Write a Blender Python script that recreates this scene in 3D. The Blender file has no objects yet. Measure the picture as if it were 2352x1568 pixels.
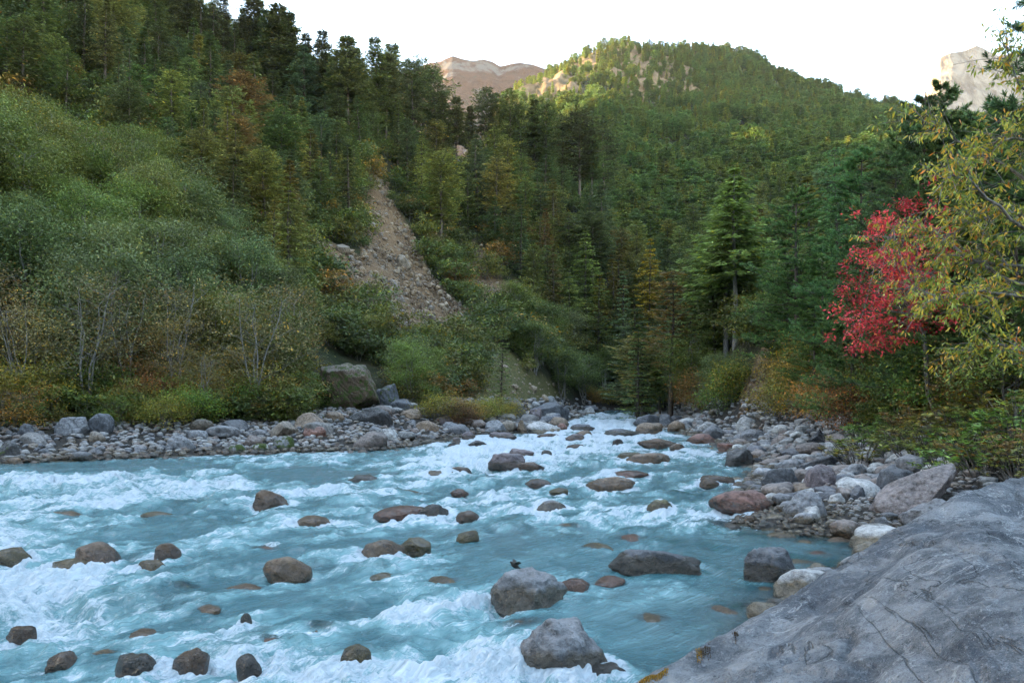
import bpy, bmesh, math, random
import numpy as np
from mathutils import Vector, Matrix

# ------------------------------------------------------------------ camera, sky, sun, exposure
SC = bpy.context.scene
H = 3.2            # eye height over the water, metres
FPX = 740.0        # focal length in pixels of a 1024 px wide frame
HY = 395.0         # row of the horizon
cam_d = bpy.data.cameras.new('camera'); cam = bpy.data.objects.new('camera', cam_d)
SC.collection.objects.link(cam); SC.camera = cam
cam.location = (0, 0, H); cam.rotation_euler = (math.radians(90), 0, 0)
cam_d.sensor_width = 36.0; cam_d.lens = 36.0*FPX/1024.0
cam_d.shift_y = (HY-341.0)/1024.0
cam_d.clip_start = 0.1; cam_d.clip_end = 6000

SUN_EL, SUN_AZ = math.radians(11.5), math.radians(-70)     # azimuth clockwise from +Y (north)
sdir = Vector((math.sin(SUN_AZ)*math.cos(SUN_EL), math.cos(SUN_AZ)*math.cos(SUN_EL), math.sin(SUN_EL)))
w = bpy.data.worlds.new('World'); SC.world = w; w.use_nodes = True
nt = w.node_tree; bg = nt.nodes['Background']
sky = nt.nodes.new('ShaderNodeTexSky'); sky.sky_type = 'NISHITA'; sky.sun_disc = False
sky.sun_elevation = SUN_EL; sky.sun_rotation = SUN_AZ
sky.air_density = 1.0; sky.dust_density = 2.5; sky.ozone_density = 1.6; sky.altitude = 2500
wbm = nt.nodes.new('ShaderNodeMix'); wbm.data_type = 'RGBA'; wbm.blend_type = 'MULTIPLY'; wbm.inputs[0].default_value = 1.0
nt.links.new(sky.outputs[0], wbm.inputs[6]); wbm.inputs[7].default_value = (1.30, 1.05, .80, 1)
nt.links.new(wbm.outputs[2], bg.inputs[0]); bg.inputs[1].default_value = 0.15
sl = bpy.data.lights.new('sun', 'SUN'); sl.energy = 5.0; sl.angle = math.radians(0.5); sl.color = (1.0, 0.72, 0.38)
so = bpy.data.objects.new('sun', sl); SC.collection.objects.link(so)
so.rotation_euler = sdir.to_track_quat('Z', 'Y').to_euler(); so.location = (-100, 50, 300)
SC.view_settings.view_transform = 'Standard'; SC.view_settings.look = 'None'
SC.view_settings.exposure = 3.65; SC.view_settings.gamma = 1.0
SC.render.engine = 'CYCLES'
SC.cycles.max_bounces = 6; SC.cycles.transparent_max_bounces = 6; SC.cycles.diffuse_bounces = 3
SC.cycles.glossy_bounces = 2; SC.cycles.transmission_bounces = 3; SC.cycles.caustics_reflective = False
SC.cycles.sample_clamp_indirect = 6; SC.cycles.volume_bounces = 0; SC.cycles.use_denoising = True; SC.cycles.denoising_prefilter = 'ACCURATE'; SC.cycles.denoising_input_passes = 'RGB_ALBEDO_NORMAL'

# ------------------------------------------------------------------ helpers
COL = SC.collection
rng = np.random.default_rng(7); R = random.Random(11)
FK = 1024.0/2352.0                       # "F" = pixels of a 2352 px wide view of the photograph
def f_u(fx): return (np.asarray(fx, float)*FK-512.0)/FPX
def f_z(fy, Y): return H + np.asarray(Y, float)*(HY-np.asarray(fy, float)*FK)/FPX

def hsh(ix, iy, iz, s):
    h = (ix.astype(np.int64)*374761393 + iy.astype(np.int64)*668265263 + iz.astype(np.int64)*2147483647 + s*974634777) & 0xffffffff
    h = ((h ^ (h >> 13))*1274126177) & 0xffffffff
    h = ((h ^ (h >> 16))*2246822519) & 0xffffffff
    return ((h ^ (h >> 15)) & 0xffffff)/float(0xffffff)
def vnoise(x, y, z=0.0, s=0):
    x, y, z = np.broadcast_arrays(np.asarray(x, float), np.asarray(y, float), np.asarray(z, float))
    ix, iy, iz = np.floor(x), np.floor(y), np.floor(z)
    fx, fy, fz = x-ix, y-iy, z-iz
    fx, fy, fz = [t*t*t*(t*(t*6-15)+10) for t in (fx, fy, fz)]
    r = 0
    flat = np.all(z == 0)
    for dz in ((0,) if flat else (0, 1)):
        wz = 1.0 if flat else (fz if dz else 1-fz)
        for dx in (0, 1):
            for dy in (0, 1):
                r = r + hsh(ix+dx, iy+dy, iz+dz, s)*(fx if dx else 1-fx)*(fy if dy else 1-fy)*wz
    return r*2-1
def fbm(x, y, z=0.0, o=4, s=0, g=0.5):
    a, t, f, n = 1.0, 0, 1.0, 0
    for i in range(o):
        t = t + a*vnoise(np.asarray(x)*f+i*17.3, np.asarray(y)*f-i*9.1, np.asarray(z)*f, s+i); n += a; a *= g; f *= 2.03
    return t/n*1.6
def ridged(x, y, z=0.0, o=4, s=0):
    a, t, f, n = 1.0, 0, 1.0, 0
    for i in range(o):
        t = t + a*(1-np.abs(vnoise(np.asarray(x)*f+i*7.7, np.asarray(y)*f, np.asarray(z)*f, s+i))*2); n += a; a *= .5; f *= 2.1
    return t/n
def sst(a, b, x):
    t = np.clip((x-a)/(b-a), 0, 1); return t*t*(3-2*t)

def mesh_np(name, V, F, mat=None, smooth=True, attrs=None, cols=None, uv=None, matidx=None):
    """V (n,3); F list of (m,k) int arrays (k 3 or 4)"""
    V = np.asarray(V, np.float32)
    Fs = [np.asarray(f, np.int32) for f in (F if isinstance(F, list) else [F]) if len(f)]
    me = bpy.data.meshes.new(name)
    me.vertices.add(len(V)); me.vertices.foreach_set('co', V.ravel())
    tot = np.concatenate([np.full(len(f), f.shape[1], np.int32) for f in Fs])
    lv = np.concatenate([f.ravel() for f in Fs])
    st = np.concatenate([[0], np.cumsum(tot)[:-1]]).astype(np.int32)
    me.loops.add(len(lv)); me.loops.foreach_set('vertex_index', lv)
    me.polygons.add(len(tot)); me.polygons.foreach_set('loop_start', st)
    if smooth: me.polygons.foreach_set('use_smooth', np.ones(len(tot), bool))
    if matidx is not None: me.polygons.foreach_set('material_index', np.asarray(matidx, np.int32))
    for m in (mat if isinstance(mat, (list, tuple)) else [mat]):
        if m is not None: me.materials.append(m)
    me.update(calc_edges=True)
    for k, a in (attrs or {}).items():
        at = me.attributes.new(k, 'FLOAT', 'POINT'); at.data.foreach_set('value', np.asarray(a, np.float32))
    if cols is not None:
        at = me.color_attributes.new('lc', 'FLOAT_COLOR', 'POINT')
        c = np.ones((len(V), 4), np.float32); c[:, :cols.shape[1]] = cols; at.data.foreach_set('color', c.ravel())
    if uv is not None:
        ul = me.uv_layers.new(name='flow'); ul.data.foreach_set('uv', np.asarray(uv, np.float32)[lv].ravel())
    return me
def link(name, me, parent=None, loc=None, color=None):
    o = bpy.data.objects.new(name, me); COL.objects.link(o)
    if parent is not None: o.parent = parent
    if loc is not None: o.location = loc
    if color is not None: o.color = color
    return o
def tag(o, label, cat, group=None, kind=None):
    if label: o['label'] = label
    if cat: o['category'] = cat
    if group: o['group'] = group
    if kind: o['kind'] = kind
    return o
def structure(o): o['kind'] = 'structure'; return o
def grid_faces(nr, nc):
    a = np.arange(nr*nc).reshape(nr, nc)
    return np.stack([a[:-1, :-1], a[:-1, 1:], a[1:, 1:], a[1:, :-1]], -1).reshape(-1, 4)

# ------------------------------------------------------------------ materials
class NT:
    def __init__(s, name):
        s.m = bpy.data.materials.new(name); s.m.use_nodes = True; s.t = s.m.node_tree; s.t.nodes.clear()
        s.out = s.n('ShaderNodeOutputMaterial')
    def n(s, typ, **kw):
        x = s.t.nodes.new(typ)
        for k, v in kw.items(): setattr(x, k, v)
        return x
    def l(s, a, b): s.t.links.new(a, b)
    def val(s, sock, v):
        if isinstance(v, bpy.types.NodeSocket): s.l(v, sock)
        else: sock.default_value = v
    def math(s, op, a, b=0.0, c=0.0, clamp=False):
        x = s.n('ShaderNodeMath', operation=op, use_clamp=clamp)
        for i, v in enumerate((a, b, c)): s.val(x.inputs[i], v)
        return x.outputs[0]
    def mix(s, f, a, b, mode='MIX'):
        x = s.n('ShaderNodeMix', data_type='RGBA', blend_type=mode)
        s.val(x.inputs[0], f); s.val(x.inputs[6], a if isinstance(a, bpy.types.NodeSocket) else (*a, 1)); s.val(x.inputs[7], b if isinstance(b, bpy.types.NodeSocket) else (*b, 1))
        return x.outputs[2]
    def noise(s, scale, detail=4, vec=None, rough=.55, dist=0.0):
        x = s.n('ShaderNodeTexNoise'); x.inputs['Scale'].default_value = scale; x.inputs['Detail'].default_value = detail
        x.inputs['Roughness'].default_value = rough; x.inputs['Distortion'].default_value = dist
        if vec is not None: s.l(vec, x.inputs['Vector'])
        return x.outputs['Fac']
    def ramp(s, v, a, b):
        x = s.n('ShaderNodeMapRange', interpolation_type='SMOOTHSTEP'); s.val(x.inputs[0], v)
        x.inputs[1].default_value = a; x.inputs[2].default_value = b; return x.outputs[0]
    def attr(s, name, typ='GEOMETRY'): return s.n('ShaderNodeAttribute', attribute_name=name, attribute_type=typ)
    def pos(s): return s.n('ShaderNodeNewGeometry').outputs['Position']
    def mapping(s, vec, sc):
        x = s.n('ShaderNodeMapping'); s.l(vec, x.inputs[0]); x.inputs['Scale'].default_value = sc; return x.outputs[0]
    def bump(s, h, dist, strength=1.0):
        x = s.n('ShaderNodeBump'); x.inputs['Distance'].default_value = dist; x.inputs['Strength'].default_value = strength; s.l(h, x.inputs['Height']); return x.outputs[0]
    def pbsdf(s, col, rough=.7, normal=None, spec=.5):
        p = s.n('ShaderNodeBsdfPrincipled'); s.val(p.inputs['Base Color'], col if isinstance(col, bpy.types.NodeSocket) else (*col, 1)); s.val(p.inputs['Roughness'], rough)
        s.val(p.inputs['Specular IOR Level'], spec)
        if normal is not None: s.l(normal, p.inputs['Normal'])
        return p.outputs[0]
    def done(s, sh): s.l(sh, s.out.inputs['Surface']); return s.m

def mat_leaf(name, rough=.5, trans=.32, spec=.35):
    k = NT(name); c = k.attr('lc').outputs['Color']; oi = k.n('ShaderNodeObjectInfo')
    col = k.mix(1.0, k.mix(1.0, c, oi.outputs['Color'], 'MULTIPLY'), (1.14, 1.0, .74), 'MULTIPLY')
    hs = k.n('ShaderNodeHueSaturation'); k.l(col, hs.inputs['Color'])
    k.l(k.math('MULTIPLY_ADD', oi.outputs['Random'], .03, .485), hs.inputs['Hue'])
    k.l(k.math('MULTIPLY_ADD', oi.outputs['Random'], .95, 1.65), hs.inputs['Value'])
    p = k.pbsdf(hs.outputs[0], rough, spec=spec)
    t = k.n('ShaderNodeBsdfTranslucent'); k.l(hs.outputs[0], t.inputs[0])
    m = k.n('ShaderNodeMixShader'); m.inputs[0].default_value = trans; k.l(p, m.inputs[1]); k.l(t.outputs[0], m.inputs[2])
    return k.done(m.outputs[0])
def mat_bark(name, a, b):
    k = NT(name); v = k.mapping(k.pos(), (3, 3, .8)); n = k.noise(4, 5, v)
    n2 = k.noise(1.5, 3, v)
    c = k.mix(k.ramp(n, .35, .65), a, b); c = k.mix(k.ramp(n2, .6, .75), c, tuple(min(1, x*1.9) for x in b))
    return k.done(k.pbsdf(c, .85, k.bump(n, .03), .2))
M_leaf = mat_leaf('broadleaf_foliage'); M_needle = mat_leaf('conifer_needles', .6, .34, .25)
M_gloss = mat_leaf('glossy_leaves', .35, .25, .5)
M_bark = mat_bark('grey_bark', (.07, .06, .05), (.17, .155, .135)); M_pbark = mat_bark('pine_bark', (.045, .033, .026), (.12, .095, .075))
M_palebark = mat_bark('pale_twig_bark', (.12, .11, .10), (.26, .24, .215))

def mat_rock(name, fine=1.0, big=False):
    k = NT(name); P = k.pos(); oi = k.n('ShaderNodeObjectInfo'); base = oi.outputs['Color']
    n1 = k.noise(1.6*fine, 5, P, .6, .4); n2 = k.noise(9*fine, 4, P, .65); n3 = k.noise(45*fine, 3, P, .7)
    band = k.n('ShaderNodeTexWave', wave_type='BANDS', bands_direction='DIAGONAL'); band.inputs['Scale'].default_value = 1.2*fine
    band.inputs['Distortion'].default_value = 9; band.inputs['Detail'].default_value = 4; k.l(P, band.inputs['Vector'])
    f = k.math('MULTIPLY_ADD', n1, 1.9, -.62); f = k.math('MULTIPLY_ADD', n2, 1.9, k.math('SUBTRACT', f, .45)); f = k.math('MULTIPLY_ADD', band.outputs['Fac'], .22, f)
    f = k.math('MULTIPLY_ADD', n3, 1.6, k.math('SUBTRACT', f, .72)); f = k.math('MAXIMUM', f, .18)
    cc = k.n('ShaderNodeCombineColor'); [k.l(f, cc.inputs[i]) for i in range(3)]
    col = k.mix(1.0, base, cc.outputs[0], 'MULTIPLY')
    # lichen and mineral blotches
    li = k.math('MULTIPLY', k.ramp(k.noise(5.5*fine, 6, P, .7, .6), .60, .70), .45)
    col = k.mix(li, col, (.34, .335, .32))
    dk = k.math('MULTIPLY', k.ramp(k.noise(3.1*fine, 6, k.mapping(P, (1, 1, .6)), .75), .60, .74), .6)
    col = k.mix(dk, col, (.03, .03, .03))
    gz = k.n('ShaderNodeSeparateXYZ'); k.l(k.n('ShaderNodeNewGeometry').outputs['Normal'], gz.inputs[0]); gp = k.n('ShaderNodeSeparateXYZ'); k.l(P, gp.inputs[0])
    dust = k.math('MULTIPLY', k.ramp(k.math('MULTIPLY_ADD', k.math('SUBTRACT', n2, .5), 1.8, gz.outputs['Z']), .25, .95), k.ramp(gp.outputs['Z'], .12, .55))
    col = k.mix(k.math('MULTIPLY', dust, .6), col, k.mix(1.0, k.mix(.35, col, (.18, .18, .18)), (1.9, 1.9, 1.9), 'MULTIPLY'))
    # moss (object alpha tells how much)
    gn = k.n('ShaderNodeNewGeometry'); sp = k.n('ShaderNodeSeparateXYZ'); k.l(gn.outputs['Normal'], sp.inputs[0])
    pz = k.n('ShaderNodeSeparateXYZ'); k.l(P, pz.inputs[0])
    ms = k.math('ADD', k.math('MULTIPLY', k.noise(3.0, 4, P), 1.1), k.math('MULTIPLY', oi.outputs['Alpha'], .55))
    ms = k.ramp(ms, .98, 1.1)
    col = k.mix(ms, col, k.mix(k.noise(30, 2, P), (.02, .035, .008), (.09, .12, .02)))
    # wet band next to the water
    wl = k.math('MULTIPLY_ADD', k.noise(2.5, 3, P), .40, .03)
    wet = k.math('SUBTRACT', 1.0, k.ramp(k.math('SUBTRACT', pz.outputs['Z'], wl), .0, .09))
    col = k.mix(k.math('MULTIPLY', wet, .9), col, k.mix(1.0, col, (.40, .31, .18), 'MULTIPLY'))
    ro = k.math('MULTIPLY_ADD', wet, -.5, .72)
    h = k.math('ADD', k.math('MULTIPLY', n2, .9), k.math('MULTIPLY', n3, .35)); h = k.math('ADD', h, n1); h = k.math('ADD', h, k.math('MULTIPLY', band.outputs['Fac'], .25))
    return k.done(k.pbsdf(col, ro, k.bump(h, .13/fine, .9), k.math('MULTIPLY_ADD', wet, .45, .3)))
M_rock = mat_rock('river_rock'); 

# ------------------------------------------------------------------ terrain profiles: view column -> (distance, height)
def P(fx, *pts):
    out = []
    for a in pts:
        Y, v = a
        out.append((Y, float(f_z(v[1], Y)) if isinstance(v, tuple) else v))
    return (float(f_u(fx)), out)
f = lambda y: ('f', y)
PROF = [
 P(-900, (20, 0), (26, 1.5), (32, 3), (80, 45), (150, 110), (260, 200), (400, 270), (600, 330), (950, 350)),
 P(-400, (29, 0), (38, 1.5), (44, 3), (100, 45), (180, 118), (300, 205), (450, 250), (700, 300), (950, 320)),
 P(0, (34.5, 0), (42, 1.3), (48, 2.5), (110, f(340)), (220, f(-150)), (330, f(-230)), (450, 220), (700, 260), (950, 260)),
 P(200, (36, 0), (44, 1.3), (52, 2.6), (108, f(400)), (220, f(-110)), (300, f(-130)), (420, 130), (950, 100)),
 P(380, (38.4, 0), (46, 1.3), (55, 2.6), (105, f(480)), (180, f(200)), (235, f(2)), (260, f(2)), (330, 90), (950, 80)),
 P(510, (40, 0), (48, 1.2), (58, 2.6), (100, f(560)), (170, f(310)), (238, f(66)), (256, f(72)), (320, 70), (950, 60)),
 P(600, (41, 0), (50, 1.2), (60, 2.6), (98, f(640)), (165, f(390)), (243, f(125)), (258, f(135)), (320, 60), (950, 60)),
 P(700, (42, 0), (50, 1.2), (62, 2.4), (95, f(720)), (120, f(600)), (160, f(480)), (248, f(205)), (260, f(218)), (320, 50), (950, 50)),
 P(800, (42.6, 0), (52, 1.2), (66, 2.6), (92, f(780)), (120, f(640)), (155, f(500)), (248, f(262)), (260, f(275)), (320, 50), (950, 50)),
 P(870, (43, 0), (54, 1.1), (68, 2.5), (90, f(790)), (120, f(650)), (150, f(560)), (200, f(405)), (248, f(290)), (262, f(302)), (320, 50), (950, 50)),
 P(960, (47, 0), (58, 1.1), (72, 2.5), (90, f(850)), (120, f(725)), (150, f(620)), (200, f(480)), (246, f(322)), (262, f(336)), (320, 50), (950, 50)),
 P(1060, (56, 0), (64, 1), (78, 2.5), (100, f(840)), (130, f(745)), (160, f(660)), (200, f(540)), (242, f(350)), (258, f(362)), (320, 50), (500, 110), (950, 120)),
 P(1120, (59, 0), (68, 1), (82, 2.3), (106, f(832)), (136, f(745)), (166, f(660)), (202, f(560)), (238, f(365)), (256, f(380)), (320, 60), (480, 150), (600, f(262)), (660, 150), (950, 100)),
 P(1160, (61, 0), (70, 1), (84, 2.2), (110, f(832)), (140, f(745)), (170, f(662)), (205, f(560)), (236, f(375)), (256, f(395)), (320, 60), (480, 170), (600, f(210)), (680, f(204)), (780, 170), (950, 150)),
 P(1250, (75, 0), (84, 1), (100, 2.2), (125, f(850)), (150, f(780)), (180, f(685)), (210, f(570)), (232, f(410)), (250, f(440)), (300, 60), (420, f(345)), (560, f(240)), (640, f(195)), (740, f(158)), (950, 200)),
 P(1310, (110, 0), (120, 1), (135, 2.2), (155, f(850)), (170, f(790)), (190, f(690)), (212, f(590)), (229, f(440)), (250, f(470)), (300, 60), (420, f(338)), (560, f(235)), (640, f(165)), (680, f(150)), (760, f(160)), (950, 200)),
 P(1360, (138, 0), (147, 1), (157, f(900)), (180, f(790)), (200, f(670)), (226, f(480)), (240, f(510)), (290, 60), (420, f(335)), (560, f(225)), (675, f(124)), (740, f(130)), (950, 200)),
 P(1440, (158, 0), (165, f(925)), (185, f(840)), (205, f(745)), (225, f(610)), (270, f(565)), (400, f(385)), (560, f(235)), (695, f(116)), (760, f(122)), (950, 230)),
 P(1500, (130, 0), (140, f(930)), (160, f(890)), (200, f(800)), (240, f(690)), (300, f(560)), (420, f(385)), (560, f(245)), (700, f(114)), (760, f(120)), (950, 230)),
 P(1600, (53, 0), (60, 1.2), (80, f(885)), (120, f(820)), (180, f(720)), (250, f(600)), (320, f(500)), (450, f(345)), (600, f(205)), (700, f(120)), (760, f(124)), (950, 230)),
 P(1700, (41, 0), (50, 1.2), (58, f(930)), (75, f(760)), (90, f(735)), (110, f(715)), (180, f(640)), (260, f(560)), (340, f(470)), (480, f(325)), (620, f(205)), (705, f(142)), (780, f(150)), (950, 210)),
 P(1760, (32, 0), (42, 1), (52, f(930)), (66, f(780)), (85, f(730)), (110, f(710)), (160, f(640)), (260, f(540)), (360, f(440)), (500, f(315)), (640, f(210)), (710, f(160)), (780, f(165)), (950, 210)),
 P(1850, (24, 0), (33, .8), (42, f(940)), (60, f(830)), (90, f(730)), (160, f(620)), (260, f(520)), (360, f(430)), (500, f(320)), (640, f(230)), (720, f(190)), (950, 200)),
 P(1950, (18, 0), (26, .8), (33, f(965)), (50, f(840)), (80, f(710)), (160, f(580)), (260, f(480)), (360, f(415)), (500, f(325)), (640, f(255)), (720, f(224)), (950, 180)),
 P(2050, (14, 0), (19, .6), (26, 1.2), (29, f(985)), (45, f(820)), (80, f(660)), (160, f(520)), (260, f(450)), (400, f(370)), (560, f(300)), (720, f(252)), (950, 170)),
 P(2130, (12, 0), (16, .7), (21, 1.1), (24, f(985)), (40, f(820)), (80, f(640)), (160, f(520)), (300, f(420)), (500, f(340)), (720, f(280)), (950, 150)),
 P(2250, (11, 0), (14.5, .8), (19, 1.2), (22, f(980)), (36, f(820)), (80, f(600)), (160, f(500)), (300, f(420)), (720, f(330)), (950, 140)),
 P(2352, (9, 0), (13, 1), (16.5, 1.3), (19, f(985)), (32, f(820)), (80, f(580)), (160, f(480)), (300, f(400)), (720, f(350)), (950, 130)),
 P(2800, (6, .2), (10, 1.2), (14, 1.8), (17, 3), (30, 9), (80, 35), (200, 80), (720, 150), (950, 150)),
 P(3600, (3, .3), (6, 1.3), (9, 2), (12, 3), (25, 9), (80, 35), (200, 80), (720, 150), (950, 150)),
]
NYG = 260
LY = np.linspace(math.log(0.8), math.log(950), NYG); YG = np.exp(LY)
UC = np.array([p[0] for p in PROF])
TAB = np.zeros((len(PROF), NYG))
for i, (u_, pts) in enumerate(PROF):
    ys = np.array([p[0] for p in pts]); zs = np.array([p[1] for p in pts])
    TAB[i] = np.interp(LY, np.log(np.concatenate([[0.5], ys])), np.concatenate([[0], zs]))
NU = 520
UG = np.concatenate([np.linspace(-6, -.95, 60)[:-1], np.linspace(-.95, .95, NU-119), np.linspace(.95, 6, 60)[1:]])
T2 = np.stack([np.interp(UG, UC, TAB[:, j]) for j in range(NYG)], 1)       # (NU, NYG)
def blur(a, ax, n):
    k = np.hanning(2*n+3)[1:-1]; k /= k.sum()
    p = np.pad(a, [(n, n) if i == ax else (0, 0) for i in range(a.ndim)], mode='edge')
    return np.apply_along_axis(lambda v: np.convolve(v, k, 'valid'), ax, p)
T2 = blur(blur(T2, 1, 2), 0, 5)
def table(X, Y):
    Y = np.maximum(np.asarray(Y, float), .81); u = np.clip(X/Y, -5.99, 5.99); X = np.asarray(X, float)
    iu = np.clip(np.searchsorted(UG, u)-1, 0, len(UG)-2); fu = (u-UG[iu])/(UG[iu+1]-UG[iu])
    t = (np.log(np.minimum(Y, 949))-LY[0])/(LY[1]-LY[0]); it = np.clip(t.astype(int), 0, NYG-2); ft = t-it
    far = .75*np.maximum(0, -X-75)*sst(-1.05, -1.5, X/Y); far = np.minimum(far, 150+.1*far)  # unseen left valley wall, added to keep the low sun off the river
    return np.maximum(far, (T2[iu, it]*(1-ft)+T2[iu, it+1]*ft)*(1-fu)+(T2[iu+1, it]*(1-ft)+T2[iu+1, it+1]*ft)*fu)
# river outline on the water plane (left bank upstream, then right bank back)
LB = [(-75, -40), (-70, -5), (-52, 18), (-24, 34.5), (-17.6, 38.6), (-12.9, 41), (-7.5, 43.3), (-5.9, 47.4), (-3.3, 58.6), (.9, 63.5), (4.5, 80), (7.6, 97), (13.5, 133), (21, 158)]
RB = [(27.5, 158), (24.5, 128), (18, 90), (14.8, 69), (13.6, 50), (12.0, 41), (10.6, 32), (8.2, 26), (7.0, 20.5), (5.4, 18.4), (6.3, 17.0), (8.0, 16.2), (7.0, 14.2), (5.0, 12.6), (4.1, 11.4), (3.3, 10.2), (2.6, 7.4), (2.2, 5), (2.0, 2.5), (0, -12), (-10, -40), (-20, -150), (-85, -150)]
POLY = np.array(LB+RB, float)
def river_sd(X, Y):
    """positive outside the river"""
    X = np.asarray(X, float); Y = np.asarray(Y, float)
    d = np.full(X.shape, 1e9); ins = np.zeros(X.shape, bool)
    n = len(POLY)
    for i in range(n):
        ax, ay = POLY[i]; bx, by = POLY[(i+1) % n]
        ex, ey = bx-ax, by-ay; t = np.clip(((X-ax)*ex+(Y-ay)*ey)/(ex*ex+ey*ey), 0, 1)
        d = np.minimum(d, (X-ax-t*ex)**2+(Y-ay-t*ey)**2)
        c = ((ay > Y) != (by > Y)); 
        with np.errstate(divide='ignore', invalid='ignore'): xi = ax+(Y-ay)*(ex)/(ey if ey != 0 else 1e-9)
        ins ^= c & (X < xi)
    d = np.sqrt(d); return np.where(ins, -d, d)
def ground_z(X, Y, noise=True):
    X = np.asarray(X, float); Y = np.asarray(Y, float)
    T = table(X, Y); sd = river_sd(X, Y)
    if noise:
        s = sst(40, 160, T+Y*.3)
        T = T + fbm(X*.03, Y*.03, 0, 4, 3)*(.5+6*s)*sst(3, 20, T) + fbm(X*.25, Y*.25, 0, 3, 9)*.5*sst(2, 8, T)
    bed = -np.minimum(.95, .06+.22*np.abs(sd))-.04*fbm(X*1.3, Y*1.3, 0, 3, 5)
    bank = .02+.11*sd+.08*fbm(X*.5, Y*.5, 0, 3, 6)*sst(0, 2, sd)
    kk = sst(1.5, 9, sd)
    return np.where(sd < 0, bed, bank*(1-kk)+np.maximum(T, .1)*kk)
def hit(fx, fy):
    """first point of the ground seen at a picture position"""
    u = float(f_u(fx)); ys = np.exp(np.linspace(math.log(2), math.log(900), 1400)); z = ground_z(u*ys, ys)
    py = HY-FPX*(z-H)/ys; idx = np.nonzero(py <= fy*FK)[0]
    rg = (ys > 150) & (ys < 300)
    j = idx[0] if len(idx) else int(np.argmin(np.where(rg, py, 1e9)))
    return u*ys[j], ys[j], z[j]
# ------------------------------------------------------------------ terrain
def in_poly(px, py, poly):
    ins = np.zeros(px.shape, bool); n = len(poly)
    for i in range(n):
        ax, ay = poly[i]; bx, by = poly[(i+1) % n]
        c = (ay > py) != (by > py)
        xi = ax+(py-ay)*(bx-ax)/((by-ay) if by != ay else 1e-9); ins ^= c & (px < xi)
    return ins
def to_f(X, Y, Z): return (512+FPX*X/Y)/FK, (HY-FPX*(Z-H)/Y)/FK
SCAR = [(862, 392), (885, 400), (905, 470), (935, 520), (965, 570), (990, 620), (1015, 660), (1060, 700), (1110, 740), (1110, 790), (900, 790), (820, 700), (760, 640), (700, 585), (705, 545), (770, 560), (830, 590), (838, 520), (845, 470)]
SCAR2 = [(1100, 560), (1130, 590), (1150, 640), (1190, 650), (1200, 700), (1140, 740), (1085, 700), (1060, 620)]
CHUTE = [(1765, 790), (1795, 800), (1770, 870), (1755, 945), (1700, 955), (1705, 900), (1735, 840)]
GRASSY = [(1090, 780), (1150, 790), (1230, 850), (1310, 905), (1340, 950), (1100, 950), (1085, 860)]
rowsY = np.exp(np.concatenate([np.linspace(math.log(1.2), math.log(290), 330), np.linspace(math.log(290), math.log(940), 110)[1:]]))
colsU = np.concatenate([np.linspace(-6, -.95, 50)[:-1], np.linspace(-.95, .95, 420), np.linspace(.95, 6, 50)[1:]])
YY, UU = np.meshgrid(rowsY, colsU, indexing='ij'); XX = UU*YY
ZZ = ground_z(XX, YY)
FX, FY_ = to_f(XX, YY, ZZ)
wob = fbm(XX*.2, YY*.2, 0, 3, 31)*22
scar = ((in_poly(FX+wob, FY_+wob*.5, SCAR) | in_poly(FX+wob, FY_+wob*.5, SCAR2)) & (YY > 75) & (YY < 260)) | (in_poly(FX+wob*.3, FY_, CHUTE) & (YY > 50) & (YY < 90))
grassy = in_poly(FX+wob*.5, FY_, GRASSY) & (YY < 140)
SDG = river_sd(XX, YY)
gravel = sst(11, 6, SDG-fbm(XX*.3, YY*.3, 0, 2, 8)*1.5)*(ZZ < 2.6)
rocky = sst(.1, .5, fbm(XX*.02, YY*.02, ZZ*.02, 4, 77)+.75*((FX > 1100)*(FX < 1340))+.55*((FX >= 1340)*(FX < 1600)*(ZZ > 255)))*(YY > 480)*(FX > 1080)*(FX < 1650)
rocky = np.where((YY > 480) & (FX > 1080) & (FX < 1650), rocky, 0)
# rock ribs and gullies where it is bare
ZZ = ZZ + rocky*(ridged(XX*.035, YY*.035, ZZ*.05, 4, 21)-.4)*14 + scar*(ridged(XX*.25+ZZ*.1, YY*.1, 0, 4, 22)-.4)*1.6

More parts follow.
